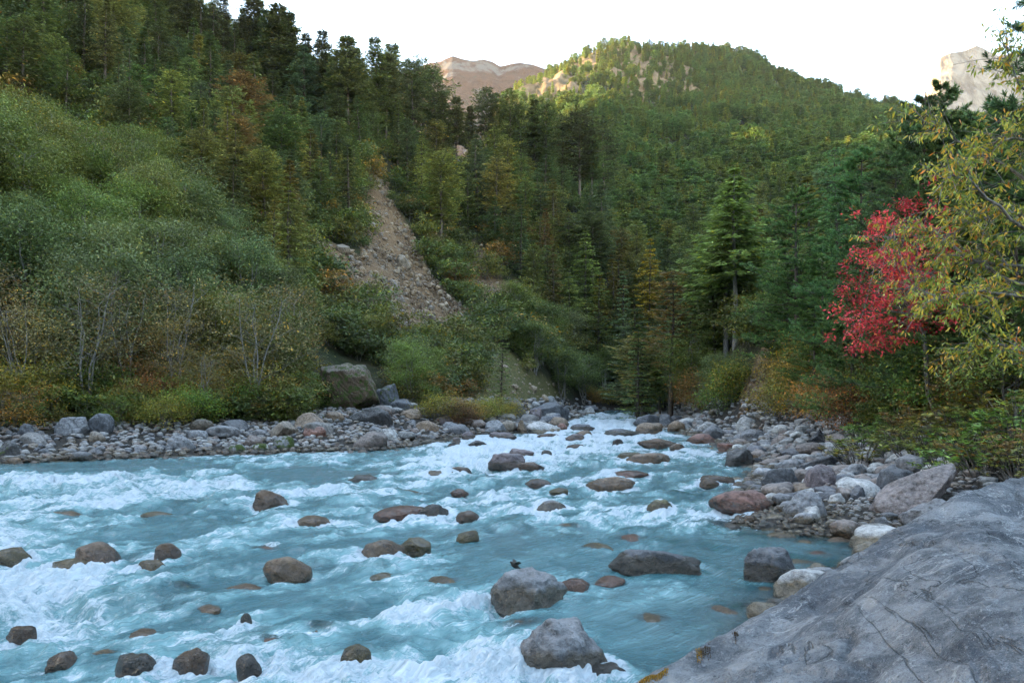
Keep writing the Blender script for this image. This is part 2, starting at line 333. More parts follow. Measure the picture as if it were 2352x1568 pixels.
def mat_ground():
    k = NT('forest_floor'); Pn = k.pos()
    a = {n: k.attr(n).outputs['Fac'] for n in ('scar', 'grassy', 'gravel', 'rocky')}
    n1 = k.noise(.25, 6, Pn, .6); n2 = k.noise(2.2, 5, Pn, .65); n3 = k.noise(9, 4, Pn, .7)
    col = k.mix(k.ramp(n1, .35, .65), (.018, .026, .010), (.045, .036, .018))
    col = k.mix(k.math('MULTIPLY', k.ramp(n2, .4, .7), .6), col, (.06, .065, .02))
    sc = k.mix(k.ramp(n2, .3, .7), (.105, .062, .032), (.215, .138, .075)); sc = k.mix(k.math('MULTIPLY', k.ramp(n3, .5, .72), .6), sc, (.25, .18, .11))
    col = k.mix(a['scar'], col, sc)
    gr = k.mix(k.ramp(n2, .35, .65), (.06, .07, .018), (.15, .12, .045)); gr = k.mix(k.math('MULTIPLY', k.ramp(n3, .58, .66), .6), gr, (.28, .26, .22))
    col = k.mix(a['grassy'], col, gr)
    gv = k.mix(k.ramp(n3, .35, .7), (.020, .017, .014), (.085, .075, .063)); col = k.mix(a['gravel'], col, gv)
    rk = k.mix(k.ramp(n1, .3, .7), (.13, .085, .045), (.24, .165, .095)); rk = k.mix(k.ramp(k.noise(.12, 6, Pn, .7), .55, .7), rk, (.11, .085, .045)); col = k.mix(a['rocky'], col, rk)
    pz = k.n('ShaderNodeSeparateXYZ'); k.l(Pn, pz.inputs[0])
    uw = k.math('SUBTRACT', 1.0, k.ramp(pz.outputs['Z'], -.05, .1)); col = k.mix(k.math('MULTIPLY', uw, .7), col, k.mix(k.ramp(n3, .35, .65), (.05, .055, .03), (.17, .15, .10)))
    h = k.math('ADD', n2, k.math('MULTIPLY', n3, .5))
    return k.done(k.pbsdf(col, .9, k.bump(h, .25), .2))
M_ground = mat_ground()
def sub(r0, r1, name):
    sl_ = slice(r0, r1+1); V = np.stack([XX[sl_], YY[sl_], ZZ[sl_]], -1).reshape(-1, 3)
    at = {n: v[sl_].ravel().astype(float) for n, v in (('scar', scar), ('grassy', grassy), ('gravel', gravel), ('rocky', rocky))}
    return structure(link(name, mesh_np(name, V, grid_faces(r1-r0+1, len(colsU)), M_ground, attrs=at)))
r1 = int(np.searchsorted(rowsY, 62)); r2 = int(np.searchsorted(rowsY, 288))
sub(0, r1, 'ground'); sub(r1, r2, 'hillside'); sub(r2, len(rowsY)-1, 'far_hill')
# riverbed and banks downstream, behind the camera; sides raised to block the low sun
gx = np.linspace(-400, 400, 81); gy = np.linspace(-400, 1.2, 61); GX, GY = np.meshgrid(gx, gy)
BZ = np.where(river_sd(GX, GY) < 0, -.95, 0)+np.minimum(.75*np.maximum(0, np.abs(GX+20)-60), 150)+np.maximum(0, -GY-160)*.3-.4*(GY > -20)
structure(link('valley_ground', mesh_np('valley_ground', np.stack([GX, GY, BZ], -1).reshape(-1, 3), grid_faces(61, 81), M_ground, attrs={n: np.zeros(GX.size) for n in ('scar', 'grassy', 'gravel', 'rocky')})))

# far bare mountain and pale cliff
def skyline_mesh(name, sky_f, base_fy, Y0, Y1, mat, amp, fscale, nc=260, nr=110, pw=1.0):
    fx = np.linspace(sky_f[0][0], sky_f[-1][0], nc); fy = np.interp(fx, [p[0] for p in sky_f], [p[1] for p in sky_f])
    t = np.linspace(0, 1.35, nr)[:, None]; u = f_u(fx)[None, :]
    Y = Y0+(Y1-Y0)*t; zt = f_z(fy, Y1)[None, :]; zb = float(f_z(base_fy, Y0)); X = u*Y
    z = np.where(t <= 1, zb+(zt-zb)*t**pw, zt-(t-1)*(zt-zb)*1.2)
    env = np.clip(1-np.abs(t-1)*1.2, .12, 1)
    z = z+amp*(ridged(X*fscale, Y*fscale, z*fscale*.6, 5, 41)-.45)*np.where(t < .97, 1-.75*env, .12)
    V = np.stack([X+0*t, Y+0*X, z], -1).reshape(-1, 3)
    return structure(link(name, mesh_np(name, V, grid_faces(nr, nc), mat)))
k = NT('red_brown_slopes'); Pn = k.pos(); n1 = k.noise(.012, 7, Pn, .65, .3); n2 = k.noise(.05, 6, Pn, .7)
c = k.mix(k.ramp(n2, .35, .65), (.034, .015, .011), (.062, .028, .019)); c = k.mix(k.math('MULTIPLY', k.ramp(n1, .52, .62), .8), c, (.10, .10, .10)); c = k.mix(k.ramp(k.noise(.02, 6, Pn, .7), .62, .70), c, (.025, .032, .022))
M_red = k.done(k.pbsdf(c, .95, k.bump(n2, 8), .1))
k = NT('pale_cliff_rock'); Pn = k.pos(); n2 = k.noise(.03, 7, k.mapping(Pn, (1, 1, .35)), .7, .5)
c = k.mix(k.ramp(n2, .4, .62), (.13, .105, .085), (.25, .215, .18)); M_cliff = k.done(k.pbsdf(c, .9, k.bump(n2, 9), .1))
skyline_mesh('mountain', [(700, 300), (820, 215), (900, 178), (960, 155), (985, 146), (1010, 140), (1040, 127), (1062, 134), (1085, 138), (1110, 132), (1130, 136), (1148, 146), (1165, 143), (1195, 137), (1222, 142), (1250, 153), (1300, 168), (1340, 200), (1420, 260)], 420, 1250, 1650, M_red, 60, .006)
skyline_mesh('rock_cliff', [(2050, 420), (2130, 200), (2160, 132), (2185, 118), (2215, 112), (2243, 101), (2262, 112), (2290, 125), (2340, 122), (2400, 150), (2520, 220)], 400, 1500, 1640, M_cliff, 34, .012, pw=.8)

# ------------------------------------------------------------------ river rocks seen in the photograph
# (x0, x1, y_top, y_base, shape, colour, moss, on, label)   picture columns/rows in F pixels; on: 'w' in water, 'b' on the bank
G_, D_, B_, T_, RD, PL, PU, DK, BK, OL, TN = ((.16, .16, .165), (.085, .088, .095), (.105, .066, .038), (.19, .135, .09), (.185, .095, .072), (.36, .35, .335), (.135, .108, .11), (.055, .052, .05), (.035, .036, .04), (.13, .115, .05), (.17, .14, .085))
ROCKS = [
 (583, 670, 1117, 1162, 'a', B_, 0, 'w', 'angular dark brown boulder alone in the rapids towards the left bank'),
 (175, 275, 1237, 1301, 'r', B_, 0, 'w', 'big wet dark brown boulder beside a flat olive stone in the river'),
 (357, 414, 1240, 1287, 'e', B_, 0, 'w', 'smooth brown egg shaped boulder standing upright in the river'),
 (120, 214, 1281, 1306, 'r', OL, 0, 'w', 'low olive stone awash at the foot of the big wet brown boulder'),
 (315, 375, 1284, 1308, 'r', TN, 0, 'w', 'small tan stone half under foam below the egg shaped boulder'),
 (-20, 66, 1252, 1294, 'r', OL, 0, 'w', 'yellow brown rock with water sliding over it at the picture edge'),
 (607, 715, 1274, 1327, 'r', T_, 0, 'w', 'rounded pinkish brown boulder in the middle of the left half of the river'),
 (682, 760, 1182, 1204, 'r', T_, 0, 'w', 'low tan stone behind the rounded pinkish boulder'),
 (795, 875, 1087, 1103, 's', D_, 0, 'w', 'thin grey slab lying flat in the calmer water near the cobble bar'),
 (860, 985, 1160, 1187, 'r', RD, 0, 'w', 'long pinkish stone joined to a dark wet rock in mid river'),
 (960, 1032, 1152, 1187, 'a', DK, 0, 'w', 'dark wet rock at the end of the long pinkish stone'),
 (1048, 1100, 1167, 1195, 'e', B_, 0, 'w', 'round brown ball shaped stone right of the dark wet rock'),
 (833, 927, 1236, 1273, 'r', T_, 0, 'w', 'light tan rounded stone touching a golden brown stone in mid river'),
 (920, 992, 1230, 1259, 'r', OL, 0, 'w', 'golden brown stone touching the light tan stone'),
 (1048, 1100, 1215, 1237, 'r', OL, 0, 'w', 'small olive stone with white foam spilling past it'),
 (1120, 1206, 1032, 1073, 'a', PU, 0, 'w', 'big creased purple brown boulder in the middle of the upper rapids'),
 (1165, 1226, 1026, 1052, 'a', PU, 0, 'w', 'dark block just behind the big creased purple brown boulder'),
 (1188, 1251, 1057, 1079, 'a', B_, 0, 'w', 'pointed brown rock in front of the big creased purple brown boulder'),
 (980, 1045, 1079, 1091, 's', TN, 0, 'w', 'low flat tan rock touching a rounded brown one left of the creased boulder'),
 (1035, 1083, 1068, 1086, 'r', B_, 0, 'w', 'small rounded brown rock left of the creased boulder'),
 (1350, 1456, 1090, 1121, 'r', T_, 0, 'w', 'smooth tapering brown pink boulder in the mid river rapids'),
 (1400, 1488, 1080, 1095, 'r', RD, 0, 'w', 'low reddish rock just behind the smooth tapering boulder'),
 (1485, 1545, 1143, 1176, 'r', OL, 0, 'w', 'chunky wet golden brown stone left of the big red boulder'),
 (1630, 1768, 1117, 1173, 'b', RD, 0, 'w', 'big reddish purple boulder with a yellowish foot in the right channel'),
 (1398, 1607, 1257, 1313, 'l', D_, 0, 'w', 'very long low grey brown slab with a steep right end'),
 (1705, 1831, 1262, 1336, 'a', D_, 0, 'w', 'dark speckled angular boulder at the edge of the calm pool'),
 (1130, 1308, 1318, 1396, 'b', G_, 0, 'w', 'large grey boulder with an orange patch at its foot, small bird behind it'),
 (1197, 1393, 1434, 1562, 'b', G_, 0, 'w', 'largest grey boulder in the river with a pale lichen covered top'),
 (1345, 1440, 1520, 1570, 'r', DK, 0, 'w', 'wet black rock awash beside the largest grey boulder'),
 (20, 80, 1434, 1462, 'r', B_, 0, 'w', 'small wet brown rock inside the big patch of white foam'),
 (112, 182, 1494, 1532, 'r', B_, 0, 'w', 'wet dark red brown rock near the bottom edge of the river'),
 (258, 362, 1498, 1552, 'r', DK, 0, 'w', 'dark shiny dome of rock near the bottom edge'),
 (400, 478, 1480, 1546, 'a', B_, 0, 'w', 'brown rock with water streaming down its right side'),
 (545, 600, 1493, 1560, 'e', DK, 0, 'w', 'dark knob shaped rock with spray on its right side'),
 (783, 855, 1475, 1530, 'r', OL, 0, 'w', 'golden rock under a thin sheet of water above a foam burst'),
 (552, 580, 1402, 1432, 'e', D_, 0, 'w', 'small grey stone poking out of the foam'),
 (1205, 1266, 1097, 1113, 's', PU, 0, 'w', 'low reddish slab in the rapids in front of the creased boulder'),
 (870, 906, 1128, 1139, 'r', OL, 0, 'w', 'tiny round golden stone behind the long pinkish stone'),
 (1035, 1077, 1120, 1133, 'r', RD, 0, 'w', 'small red brown stone with foam on its left'),
 (1260, 1306, 1118, 1130, 's', OL, 0, 'w', 'thin golden stone in foam left of the tapering boulder'),
 (1235, 1302, 1145, 1173, 'r', G_, 0, 'w', 'grey rock with white water pouring over its top'),
 (1280, 1356, 1326, 1351, 'r', RD, 0, 'w', 'low reddish rock peeping out behind the grey boulder with the orange foot'),
 (1415, 1474, 1035, 1051, 'r', OL, 0, 'w', 'rounded golden rock joined to a longer grey brown one'),
 (1440, 1537, 1037, 1059, 'r', T_, 0, 'w', 'long low grey brown rock with water running off it'),
 (1405, 1433, 1003, 1021, 'a', DK, 0, 'w', 'small glistening rock in the middle of a white cascade'),
 (1463, 1560, 1002, 1025, 'l', B_, 0, 'w', 'wide ledge with white streams of water falling over it'),
 (1538, 1573, 1015, 1031, 'r', T_, 0, 'w', 'rounded brown stone at the right foot of the wet ledge'),
 (1300, 1340, 1017, 1028, 'r', B_, 0, 'w', 'small brown rock between white riffles in the upper rapids'),
 (1242, 1268, 1030, 1044, 's', D_, 0, 'w', 'small grey rock under a sheet of water right of the dark block'),
 (1123, 1186, 988, 1005, 'b', PU, 0, 'w', 'flat topped purple brown rock at the edge of the cobble bar'),
 (1209, 1288, 961, 993, 'a', PL, 0, 'w', 'big pale grey and pink boulder at the head of the rapids'),
 (1256, 1309, 951, 977, 'r', T_, 0, 'w', 'rounded tan boulder behind the big pale boulder'),
 (1278, 1303, 966, 988, 'b', RD, 0, 'w', 'pinkish brown block leaning on the right of the big pale boulder'),
 (1233, 1286, 992, 1004, 's', B_, 0, 'w', 'low brown rock just below the big pale boulder'),
 (1299, 1343, 992, 1007, 'a', PU, 0, 'w', 'wedge shaped purple brown rock in the upper rapids'),
 (1321, 1359, 984, 1001, 'r', T_, 0, 'w', 'rounded rock leaning behind the wedge shaped purple one'),
 (1311, 1368, 970, 985, 's', D_, 0, 'w', 'dark flat pair of humps in the white water at the river bend'),
 (1384, 1470, 982, 997, 'a', D_, 0, 'w', 'long dark rock with a pointed right end in the upper rapids'),
 (1040, 1060, 1000, 1014, 'b', PU, 0, 'w', 'small rock standing off the tip of the cobble bar'),
 (1026, 1056, 1010, 1023, 'a', DK, 0, 'w', 'dark wedge of rock with foam off the cobble bar'),
 (1076, 1118, 1007, 1025, 'a', DK, 0, 'w', 'black wet rock with white water curling over it'),
 (1060, 1092, 984, 1008, 'b', PU, 0, 'w', 'brown block standing in the current at the end of the cobble bar'),
 (1605, 1650, 1095, 1112, 'r', T_, 0, 'w', 'low smooth brown rock behind the big reddish boulder'),
 (1605, 1685, 1090, 1108, 'r', B_, 0, 'w', 'wide low brown rock upstream of the big reddish boulder'),
 (1722, 1770, 1174, 1184, 's', B_, 0, 'w', 'thin flat rock awash right below the big reddish boulder'),
 (1455, 1516, 944, 978, 'b', D_, 0, 'w', 'big dark angular block at the right side of the river bend'),
 (1460, 1522, 964, 992, 'r', T_, 0, 'w', 'pale brown boulder in front of the dark angular block'),
 (1513, 1550, 951, 982, 'a', D_, 0, 'b', 'grey boulder right of the dark angular block'),
 (1533, 1573, 967, 992, 'b', T_, 0, 'b', 'round shouldered tan boulder at the waterline by the river bend'),
 (1578, 1642, 990, 1016, 'r', RD, 0, 'w', 'reddish brown boulder at the right waterline in front of a grey slab'),
 (1617, 1662, 975, 1014, 'a', G_, 0, 'b', 'upright grey slab behind the reddish brown waterline boulder'),
 (1648, 1692, 1012, 1036, 'a', RD, 0, 'w', 'wedge shaped orange brown rock on the right waterline'),
 (1657, 1726, 1020, 1069, 'a', DK, 0, 'w', 'black pointed rock standing in the water off the right bank'),
 (1728, 1753, 1047, 1069, 'r', BK, 0, 'w', 'small black round rock next to the black pointed rock'),
 (1743, 1840, 1075, 1123, 'l', D_, .1, 'b', 'long dark wedge of rock reaching into the water from the right bank'),
 (1836, 1930, 1067, 1126, 'b', PU, 0, 'b', 'big striped brown and grey boulder beside the long dark wedge'),
 (1832, 1947, 1041, 1078, 'l', D_, 0, 'b', 'long dark slanting slab behind the big striped boulder'),
 (1815, 1880, 1110, 1134, 'r', T_, 0, 'b', 'low brown stone at the foot of the big striped boulder'),
 (1798, 1904, 1132, 1189, 'r', G_, 0, 'b', 'large egg shaped boulder, dark on top and pale below, by the pool'),
 (1729, 1793, 1197, 1215, 's', D_, 0, 'w', 'flat grey stone furthest out in the water by the pool'),
 (1753, 1824, 1180, 1202, 'r', PL, 0, 'w', 'pale rounded stone with a red left end at the waterline'),
 (1845, 1888, 1163, 1199, 'a', PL, 0, 'b', 'tilted pale stone leaning against the large egg shaped boulder'),
 (1811, 1842, 1200, 1217, 'r', T_, 0, 'w', 'small tan stone in shallow water by the pool'),
 (2013, 2100, 1071, 1128, 'b', D_, .3, 'b', 'dark layered boulder under the overhanging shrubs'),
 (1919, 1966, 1088, 1126, 'a', G_, 0, 'b', 'grey pitted boulder right of the big striped boulder'),
 (1951, 1988, 1115, 1146, 'a', D_, 0, 'b', 'dark grey rounded cobble among pale ones on the right bank'),
 (1902, 1940, 1133, 1155, 'r', PL, 0, 'b', 'pale oval cobble in the middle of the right bank stones'),
 (2000, 2042, 1188, 1219, 'a', G_, 0, 'b', 'grey stone in front of the big leaning boulder'),
 (1958, 2092, 1213, 1262, 'r', PL, 0, 'b', 'large whitish boulder partly behind the foreground rock'),
 (1960, 2038, 1256, 1284, 'r', PL, 0, 'b', 'white knobbly boulder on the edge of the calm pool'),
 (1925, 1988, 1280, 1322, 'r', PL, 0, 'b', 'pale boulder squeezed between the pool and the foreground rock'),
 (1780, 1925, 1318, 1374, 'r', PL, 0, 'b', 'long pale grey boulder lying along the edge of the foreground rock'),
 (1822, 1884, 1306, 1326, 's', PL, 0, 'w', 'flat pale stone behind the long pale grey boulder'),
 (1716, 1802, 1378, 1424, 'r', PL, 0, 'w', 'pale boulder with a yellow waterline stain below the long pale one'),
 (1852, 1902, 984, 1027, 'p', BK, 0, 'b', 'dark pyramid shaped rock on top of the right bank stones'),
 (1690, 1740, 955, 985, 'r', PL, 0, 'b', 'whitish boulder at the foot of the bare earth chute'),
 (1600, 1650, 968, 990, 'r', PL, 0, 'b', 'white streaked boulder on the right bank near the bend'),
 (1700, 1760, 985, 1010, 'r', G_, 0, 'b', 'wide grey stone on the upper right bank'),
 (2075, 2212, 1150, 1206, 'b', G_, 0, 'b', 'rounded grey and brown boulder half hidden by the foreground rock'),
 (128, 205, 957, 1000, 'b', G_, .2, 'b', 'flat topped pale grey boulder at the edge of the left bank bushes'),
 (206, 259, 949, 996, 'e', D_, .3, 'b', 'domed grey boulder beside the flat topped one on the left bank'),
 (385, 449, 997, 1032, 'b', G_, 0, 'b', 'big smooth grey boulder sitting in the left bank cobbles'),
 (433, 478, 988, 1010, 'r', G_, 0, 'b', 'wide oval stone up behind the big smooth grey boulder'),
 (38, 82, 972, 1006, 'a', D_, .3, 'b', 'slanting dark boulder below the orange bush'),
 (-6, 44, 1012, 1052, 'b', DK, .6, 'b', 'dark mossy block at the left end of the waterline'),
 (13, 54, 1046, 1064, 'r', T_, 0, 'w', 'smooth brown waterline stone at the left end of the bank'),
 (673, 750, 948, 984, 'r', T_, 0, 'b', 'big pinkish grey rounded boulder on the cobble bar'),
 (694, 748, 976, 1003, 'r', RD, 0, 'b', 'reddish brown boulder leaning on the big pinkish grey one'),
 (804, 902, 934, 974, 'b', DK, .5, 'b', 'wide dark mossy boulder in front of the huge layered boulder'),
 (861, 918, 879, 938, 'b', D_, .7, 'b', 'tall mossy boulder right beside the huge layered boulder'),
 (886, 953, 915, 943, 'r', D_, .3, 'b', 'smooth dark dome of rock at the foot of the tall mossy boulder'),
 (916, 970, 938, 959, 's', T_, .2, 'b', 'flat topped brown boulder left of the low yellow bushes'),
 (679, 704, 906, 930, 'a', T_, 0, 'b', 'small tan block in the undergrowth left of the huge boulder'),
 (746, 790, 944, 964, 'r', T_, 0, 'b', 'smooth tan stone between the pinkish boulder and the dark mossy one'),
 (625, 678, 1001, 1033, 'r', G_, 1.0, 'b', 'round stone with a bright green mossy base at the waterline'),
 (580, 620, 1012, 1040, 'r', PL, 1.0, 'w', 'pale stone with green moss round its foot at the waterline'),
 (520, 566, 1015, 1042, 'r', G_, 1.0, 'w', 'moss draped cobble on the left waterline'),
 (1209, 1306, 922, 960, 'l', D_, 0, 'b', 'long dark blue grey slab sloping to the river bend'),
 (1136, 1208, 913, 953, 'r', D_, 0, 'b', 'dark hump of rock behind the low yellow bushes'),
 (1109, 1165, 964, 992, 'b', G_, 0, 'b', 'banded blue grey block at the river edge of the cobble bar'),
 (1185, 1212, 963, 993, 'p', T_, 0, 'b', 'upright brown wedge beside the big pale boulder'),
 (1211, 1243, 936, 968, 'a', PU, 0, 'b', 'purple brown boulder leaning on the long blue grey slab'),
 (1338, 1369, 936, 954, 'r', PL, 0, 'b', 'pale stone on the far shore of the river bend'),
 (1000, 1050, 955, 975, 'r', PU, 0, 'b', 'purple grey boulder below the low yellow bushes'),
 (955, 1010, 965, 990, 'r', T_, 0, 'b', 'rounded brown boulder at the left end of the low yellow bushes'),
 (870, 915, 985, 1008, 'r', PL, 0, 'b', 'whitish boulder in the middle of the cobble bar'),
 (1015, 1055, 968, 988, 'r', G_, 0, 'b', 'grey boulder on the cobble bar under the yellow bushes'),
]
RW = []     # (x, y, radius across, label) of rocks standing in water

def rock_mesh(seed, kind, sub_=4):
    r_ = random.Random(seed); bm = bmesh.new(); bmesh.ops.create_icosphere(bm, subdivisions=sub_, radius=1)
    v = np.array([p.co[:] for p in bm.verts]); F_ = np.array([[q.index for q in p.verts] for p in bm.faces]); bm.free()
    ncut, lo, hi = {'r': (10, .74, .95), 'e': (3, .9, 1.0), 'a': (16, .55, .86), 'b': (12, .66, .88), 's': (10, .7, .9), 'l': (12, .62, .86), 'p': (10, .6, .85), 'c': (8, .76, .96)}[kind]
    v = v*(1+.16*fbm(v[:, 0]*1.1+seed, v[:, 1]*1.1, v[:, 2]*1.1, 2, seed)[:, None])
    for i in range(ncut):
        n = np.array([r_.gauss(0, 1), r_.gauss(0, 1), r_.gauss(0, .9)]); n /= np.linalg.norm(n); d = r_.uniform(lo, hi)
        e = np.maximum(0, v@n-d); v = v-n*(e*(.97 if kind in 'abpl' else .8))[:, None]
    if kind == 'p':
        s_ = np.clip(1-.55*(v[:, 2]+.4), .12, 1.2); v[:, 0] *= s_; v[:, 1] *= s_
    if kind == 'l': v[:, 2] *= 1+.35*v[:, 0]
    amp = {'r': .035, 'e': .015, 'c': .03}.get(kind, .065)
    v = v*(1+amp*fbm(v[:, 0]*3+seed*3, v[:, 1]*3, v[:, 2]*3, 4, seed+5)[:, None]*1.3)
    if kind in 'abl': v = v*(1-.05*sst(.6, .8, ridged(v[:, 0]*1.5, v[:, 1]*1.5, v[:, 2]*2.5+seed, 3, seed+9))[:, None])
    mn, mx = v.min(0), v.max(0); v = (v-(mn+mx)/2)/((mx-mn)/2)
    return mesh_np('rock_'+kind, v, F_, M_rock)
for i, (x0, x1, yt, yb, kd, colr, moss, on, lab) in enumerate(ROCKS):
    cx = (x0+x1)/2
    if on == 'w':
        Yb = H*FPX/(yb*FK-HY); bz = 0.0; u = float(f_u(cx)); 
    else:
        xb, Yb, bz = hit(cx, yb); u = float(f_u(cx)); bz = max(bz, 0)
    wd = (x1-x0)*FK*Yb/FPX; hh = (yb-yt)*FK*Yb/FPX
    dep = wd*(.75 if kd not in 'l' else .45); 
    Yc = Yb+dep*.40; hh = hh+ .0*Yc
    top = H+(HY-yt*FK)*Yc/FPX; top = bz+max(hh, (top-bz)*.45+hh*.55)*(.8 if on == 'w' and yb-yt < 70 else 1)
    emb = {'r': .85, 'e': .45, 's': .8}.get(kd, .7)*(top-bz)+.06
    cz = (top+bz-emb)/2; sz = (top-bz+emb)/2
    wx = wd/2*(1.06 if kd in 're' else 1.03)
    o = link({'r': 'boulder', 'e': 'boulder', 's': 'rock_slab', 'l': 'rock_slab'}.get(kd, 'boulder'), rock_mesh(100+i, kd, 5 if wd*FPX/Yb > 45 else 4), None, (u*Yc, Yc, cz), (*colr, moss))
    o.scale = (wx, dep/2, sz); o.rotation_euler = (R.uniform(-.05, .05), R.uniform(-.08, .08), R.uniform(-.25, .25))
    tag(o, lab, 'boulder', 'boulders standing in the river' if on == 'w' else 'boulders on the river banks')
    if on == 'w': RW.append((u*Yc, Yc, wd/2, hh))
# one long boulder leaning up the right bank
x_, Y_, z_ = hit(2060, 1195); Yl = 18.2
o = link('boulder', rock_mesh(901, 'r', 5), None, (float(f_u(2122))*Yl, Yl+.3, .78), (.17, .14, .13, 0)); o.scale = (1.28, .7, .43); o.rotation_euler = (0, math.radians(-31), math.radians(12))
tag(o, 'very big brown boulder leaning diagonally against the right bank', 'boulder', 'boulders on the river banks')
# huge layered boulder behind the cobble bar
x_, Y_, z_ = hit(800, 940); 
hb = link('boulder', rock_mesh(955, 'b', 5), None, (float(f_u(801))*(Y_+2), Y_+2, z_+1.6), (.09, .062, .038, .8)); sF = FK*Y_/FPX
hb.scale = (76*sF, 50*sF, 66*sF); hb.rotation_euler = (0, .18, .1)
tag(hb, 'huge layered tan boulder with a mossy brown top at the forest edge', 'boulder', 'boulders on the river banks')
# stones drowned just under the surface
SUBM = [(1200, 1430, 60), (740, 1440, 40), (330, 1450, 35), (480, 1395, 30), (1020, 1330, 40), (880, 1320, 30), (1370, 1255, 40), (1450, 1235, 40), (1560, 1290, 35), (1400, 1330, 40), (240, 1500, 35), (1180, 1520, 50), (1010, 1520, 40), (430, 1350, 35), (620, 1465, 30), (1830, 1290, 45), (1880, 1270, 40), (1925, 1240, 35), (1790, 1230, 35), (1660, 1400, 45), (1500, 1420, 50), (610, 1262, 40), (150, 1180, 40), (930, 1130, 30), (1640, 1205, 40), (1300, 1205, 35), (560, 1345, 40), (360, 1180, 30), (1760, 1350, 40), (1850, 1245, 40)]
SUB = []
sm = [rock_mesh(700+i, 'r', 3) for i in range(4)]
for i, (fx, fy, wpx) in enumerate(SUBM):
    Yb = H*FPX/(fy*FK-HY); u = float(f_u(fx)); wd = wpx*FK*Yb/FPX*1.3
    o = link('boulder', sm[i % 4], None, (u*Yb, Yb, -wd*R.choice([.22, .17, .12])), (*R.choice([T_, RD, TN, OL]), 0)); o.scale = (wd*.9, wd*.6, wd*.30); o.rotation_euler = (0, 0, R.uniform(0, 3))
    tag(o, 'brownish stone just under the water surface, blurred by the current', 'boulder', 'drowned stones under the surface'); SUB.append((u*Yb, Yb, wd))

# ------------------------------------------------------------------ water
pyr = np.concatenate([np.arange(409.2, 700, .62), 395+FPX*H/np.linspace(7.6, 1.5, 60)]); wrow = FPX*H/(pyr-395)
wu = np.concatenate([np.linspace(-6, -.78, 80)[:-1], np.arange(-.78, .52, 1.55/FPX), np.linspace(.52, 1.2, 12)[1:]])
WY, WU = np.meshgrid(wrow, wu, indexing='ij'); WX = WU*WY
wsd = river_sd(WX, WY)
CL = np.array([(26, 165), (24, 150), (18, 120), (12.5, 95), (8, 75), (5.8, 60), (3.6, 48), (1, 38), (-2, 30), (-6, 23), (-12, 17), (-20, 11), (-32, 5), (-60, -8), (-120, -30)], float)
tt = np.linspace(0, len(CL)-1, 90); CLs = np.stack([np.interp(tt, range(len(CL)), CL[:, i]) for i in (0, 1)], 1); CLs = blur(CLs, 0, 4)
seg = np.diff(CLs, axis=0); sl_len = np.linalg.norm(seg, axis=1); cum = np.concatenate([[0], np.cumsum(sl_len)])
def flow(X, Y):
    bd = np.full(X.shape, 1e18); S = np.zeros(X.shape); T = np.zeros(X.shape); DX = np.zeros(X.shape); DY = np.zeros(X.shape)
    for i in range(len(seg)):
        ex, ey = seg[i]; L = sl_len[i]; rx, ry = X-CLs[i, 0], Y-CLs[i, 1]
        t = np.clip((rx*ex+ry*ey)/(L*L), 0, 1); d = (rx-t*ex)**2+(ry-t*ey)**2; m = d < bd
        bd = np.where(m, d, bd); S = np.where(m, cum[i]+t*L, S); T = np.where(m, np.sign(ex*ry-ey*rx)*np.sqrt(d), T); DX = np.where(m, ex/L, DX); DY = np.where(m, ey/L, DY)
    return S, T, DX, DY
S_, T_f, DX, DY = flow(WX, WY)
wf, wg = to_f(WX, WY, 0*WX)
I = np.full(WX.shape, .25)+.28*fbm(S_/9, T_f/4, 0, 3, 51)
ZONES = [(150, 1130, 330, 30, .5), (60, 1098, 120, 22, .6), (330, 1108, 250, 20, .45), (500, 1118, 220, 25, .45), (20, 1232, 75, 26, 1.), (400, 1315, 260, 16, .5), (130, 1345, 230, 26, .75), (70, 1425, 150, 60, 1.0),
 (300, 1490, 190, 45, .7), (560, 1440, 170, 40, .6), (650, 1510, 160, 50, .5), (930, 1375, 150, 55, .6), (1080, 1535, 140, 42, 1.1), (720, 1548, 140, 30, .9), (940, 1275, 130, 20, .8), (1300, 1172, 260, 24, .7),
 (1420, 1205, 250, 20, .5), (1150, 1110, 300, 25, .4), (1400, 1052, 420, 45, .6), (1180, 1020, 320, 35, .7), (1400, 972, 130, 25, .8), (900, 1062, 300, 18, .6), (1500, 1262, 150, 18, .4), (1640, 1335, 90, 18, .6), (1690, 1178, 150, 14, .5), (230, 1400, 200, 40, .3),
 (1760, 1300, 210, 75, -1.2), (1600, 1460, 230, 100, -1.1), (1640, 1078, 130, 14, -.5), (700, 1085, 160, 12, -.4), (200, 1068, 420, 9, -.8), (1380, 1420, 230, 60, -.35), (540, 1350, 200, 34, -.35), (700, 1230, 400, 30, -.25), (1500, 1072, 160, 8, -.6), (1250, 1290, 260, 30, -.3), (850, 1085, 120, 9, -.5), (1850, 1250, 120, 30, -1)]
for (a, b, rx, ry, s_) in ZONES: I = I+s_*.62*np.exp(-(((wf-a)/rx)**2+((wg-b)/ry)**2))
I = I+.25*sst(40, 70, WY)
calm = np.clip(-I*1.2+.15, 0, 1)*0+sst(.15, -.25, I)
amp = np.clip(I*.9+.30, .05, 1.3)
wsx = WX*.0
h = amp*(.20*(ridged(S_/3.4+.35*fbm(S_/5, T_f/5, 0, 2, 61), T_f/4.5, 0, 3, 62)-.4)+.17*fbm(S_/1.5, T_f/1.1, 0, 3, 63)+.08*fbm(S_/.45, T_f/.35, 0, 3, 64))
wpx, wpy = fbm(S_/2.2, T_f/1.8, 0, 3, 74), fbm(S_/2.2+9, T_f/1.8, 0, 3, 75)
n_ = .55*fbm(S_/2.6+wpx*.8, T_f/.95+wpy*.8, 0, 3, 71)+.5*fbm(S_/.95+wpx, T_f/.5+wpy, 0, 3, 72)+.35*fbm(WX*3.4+wpx, WY*3.4, 0, 3, 73)
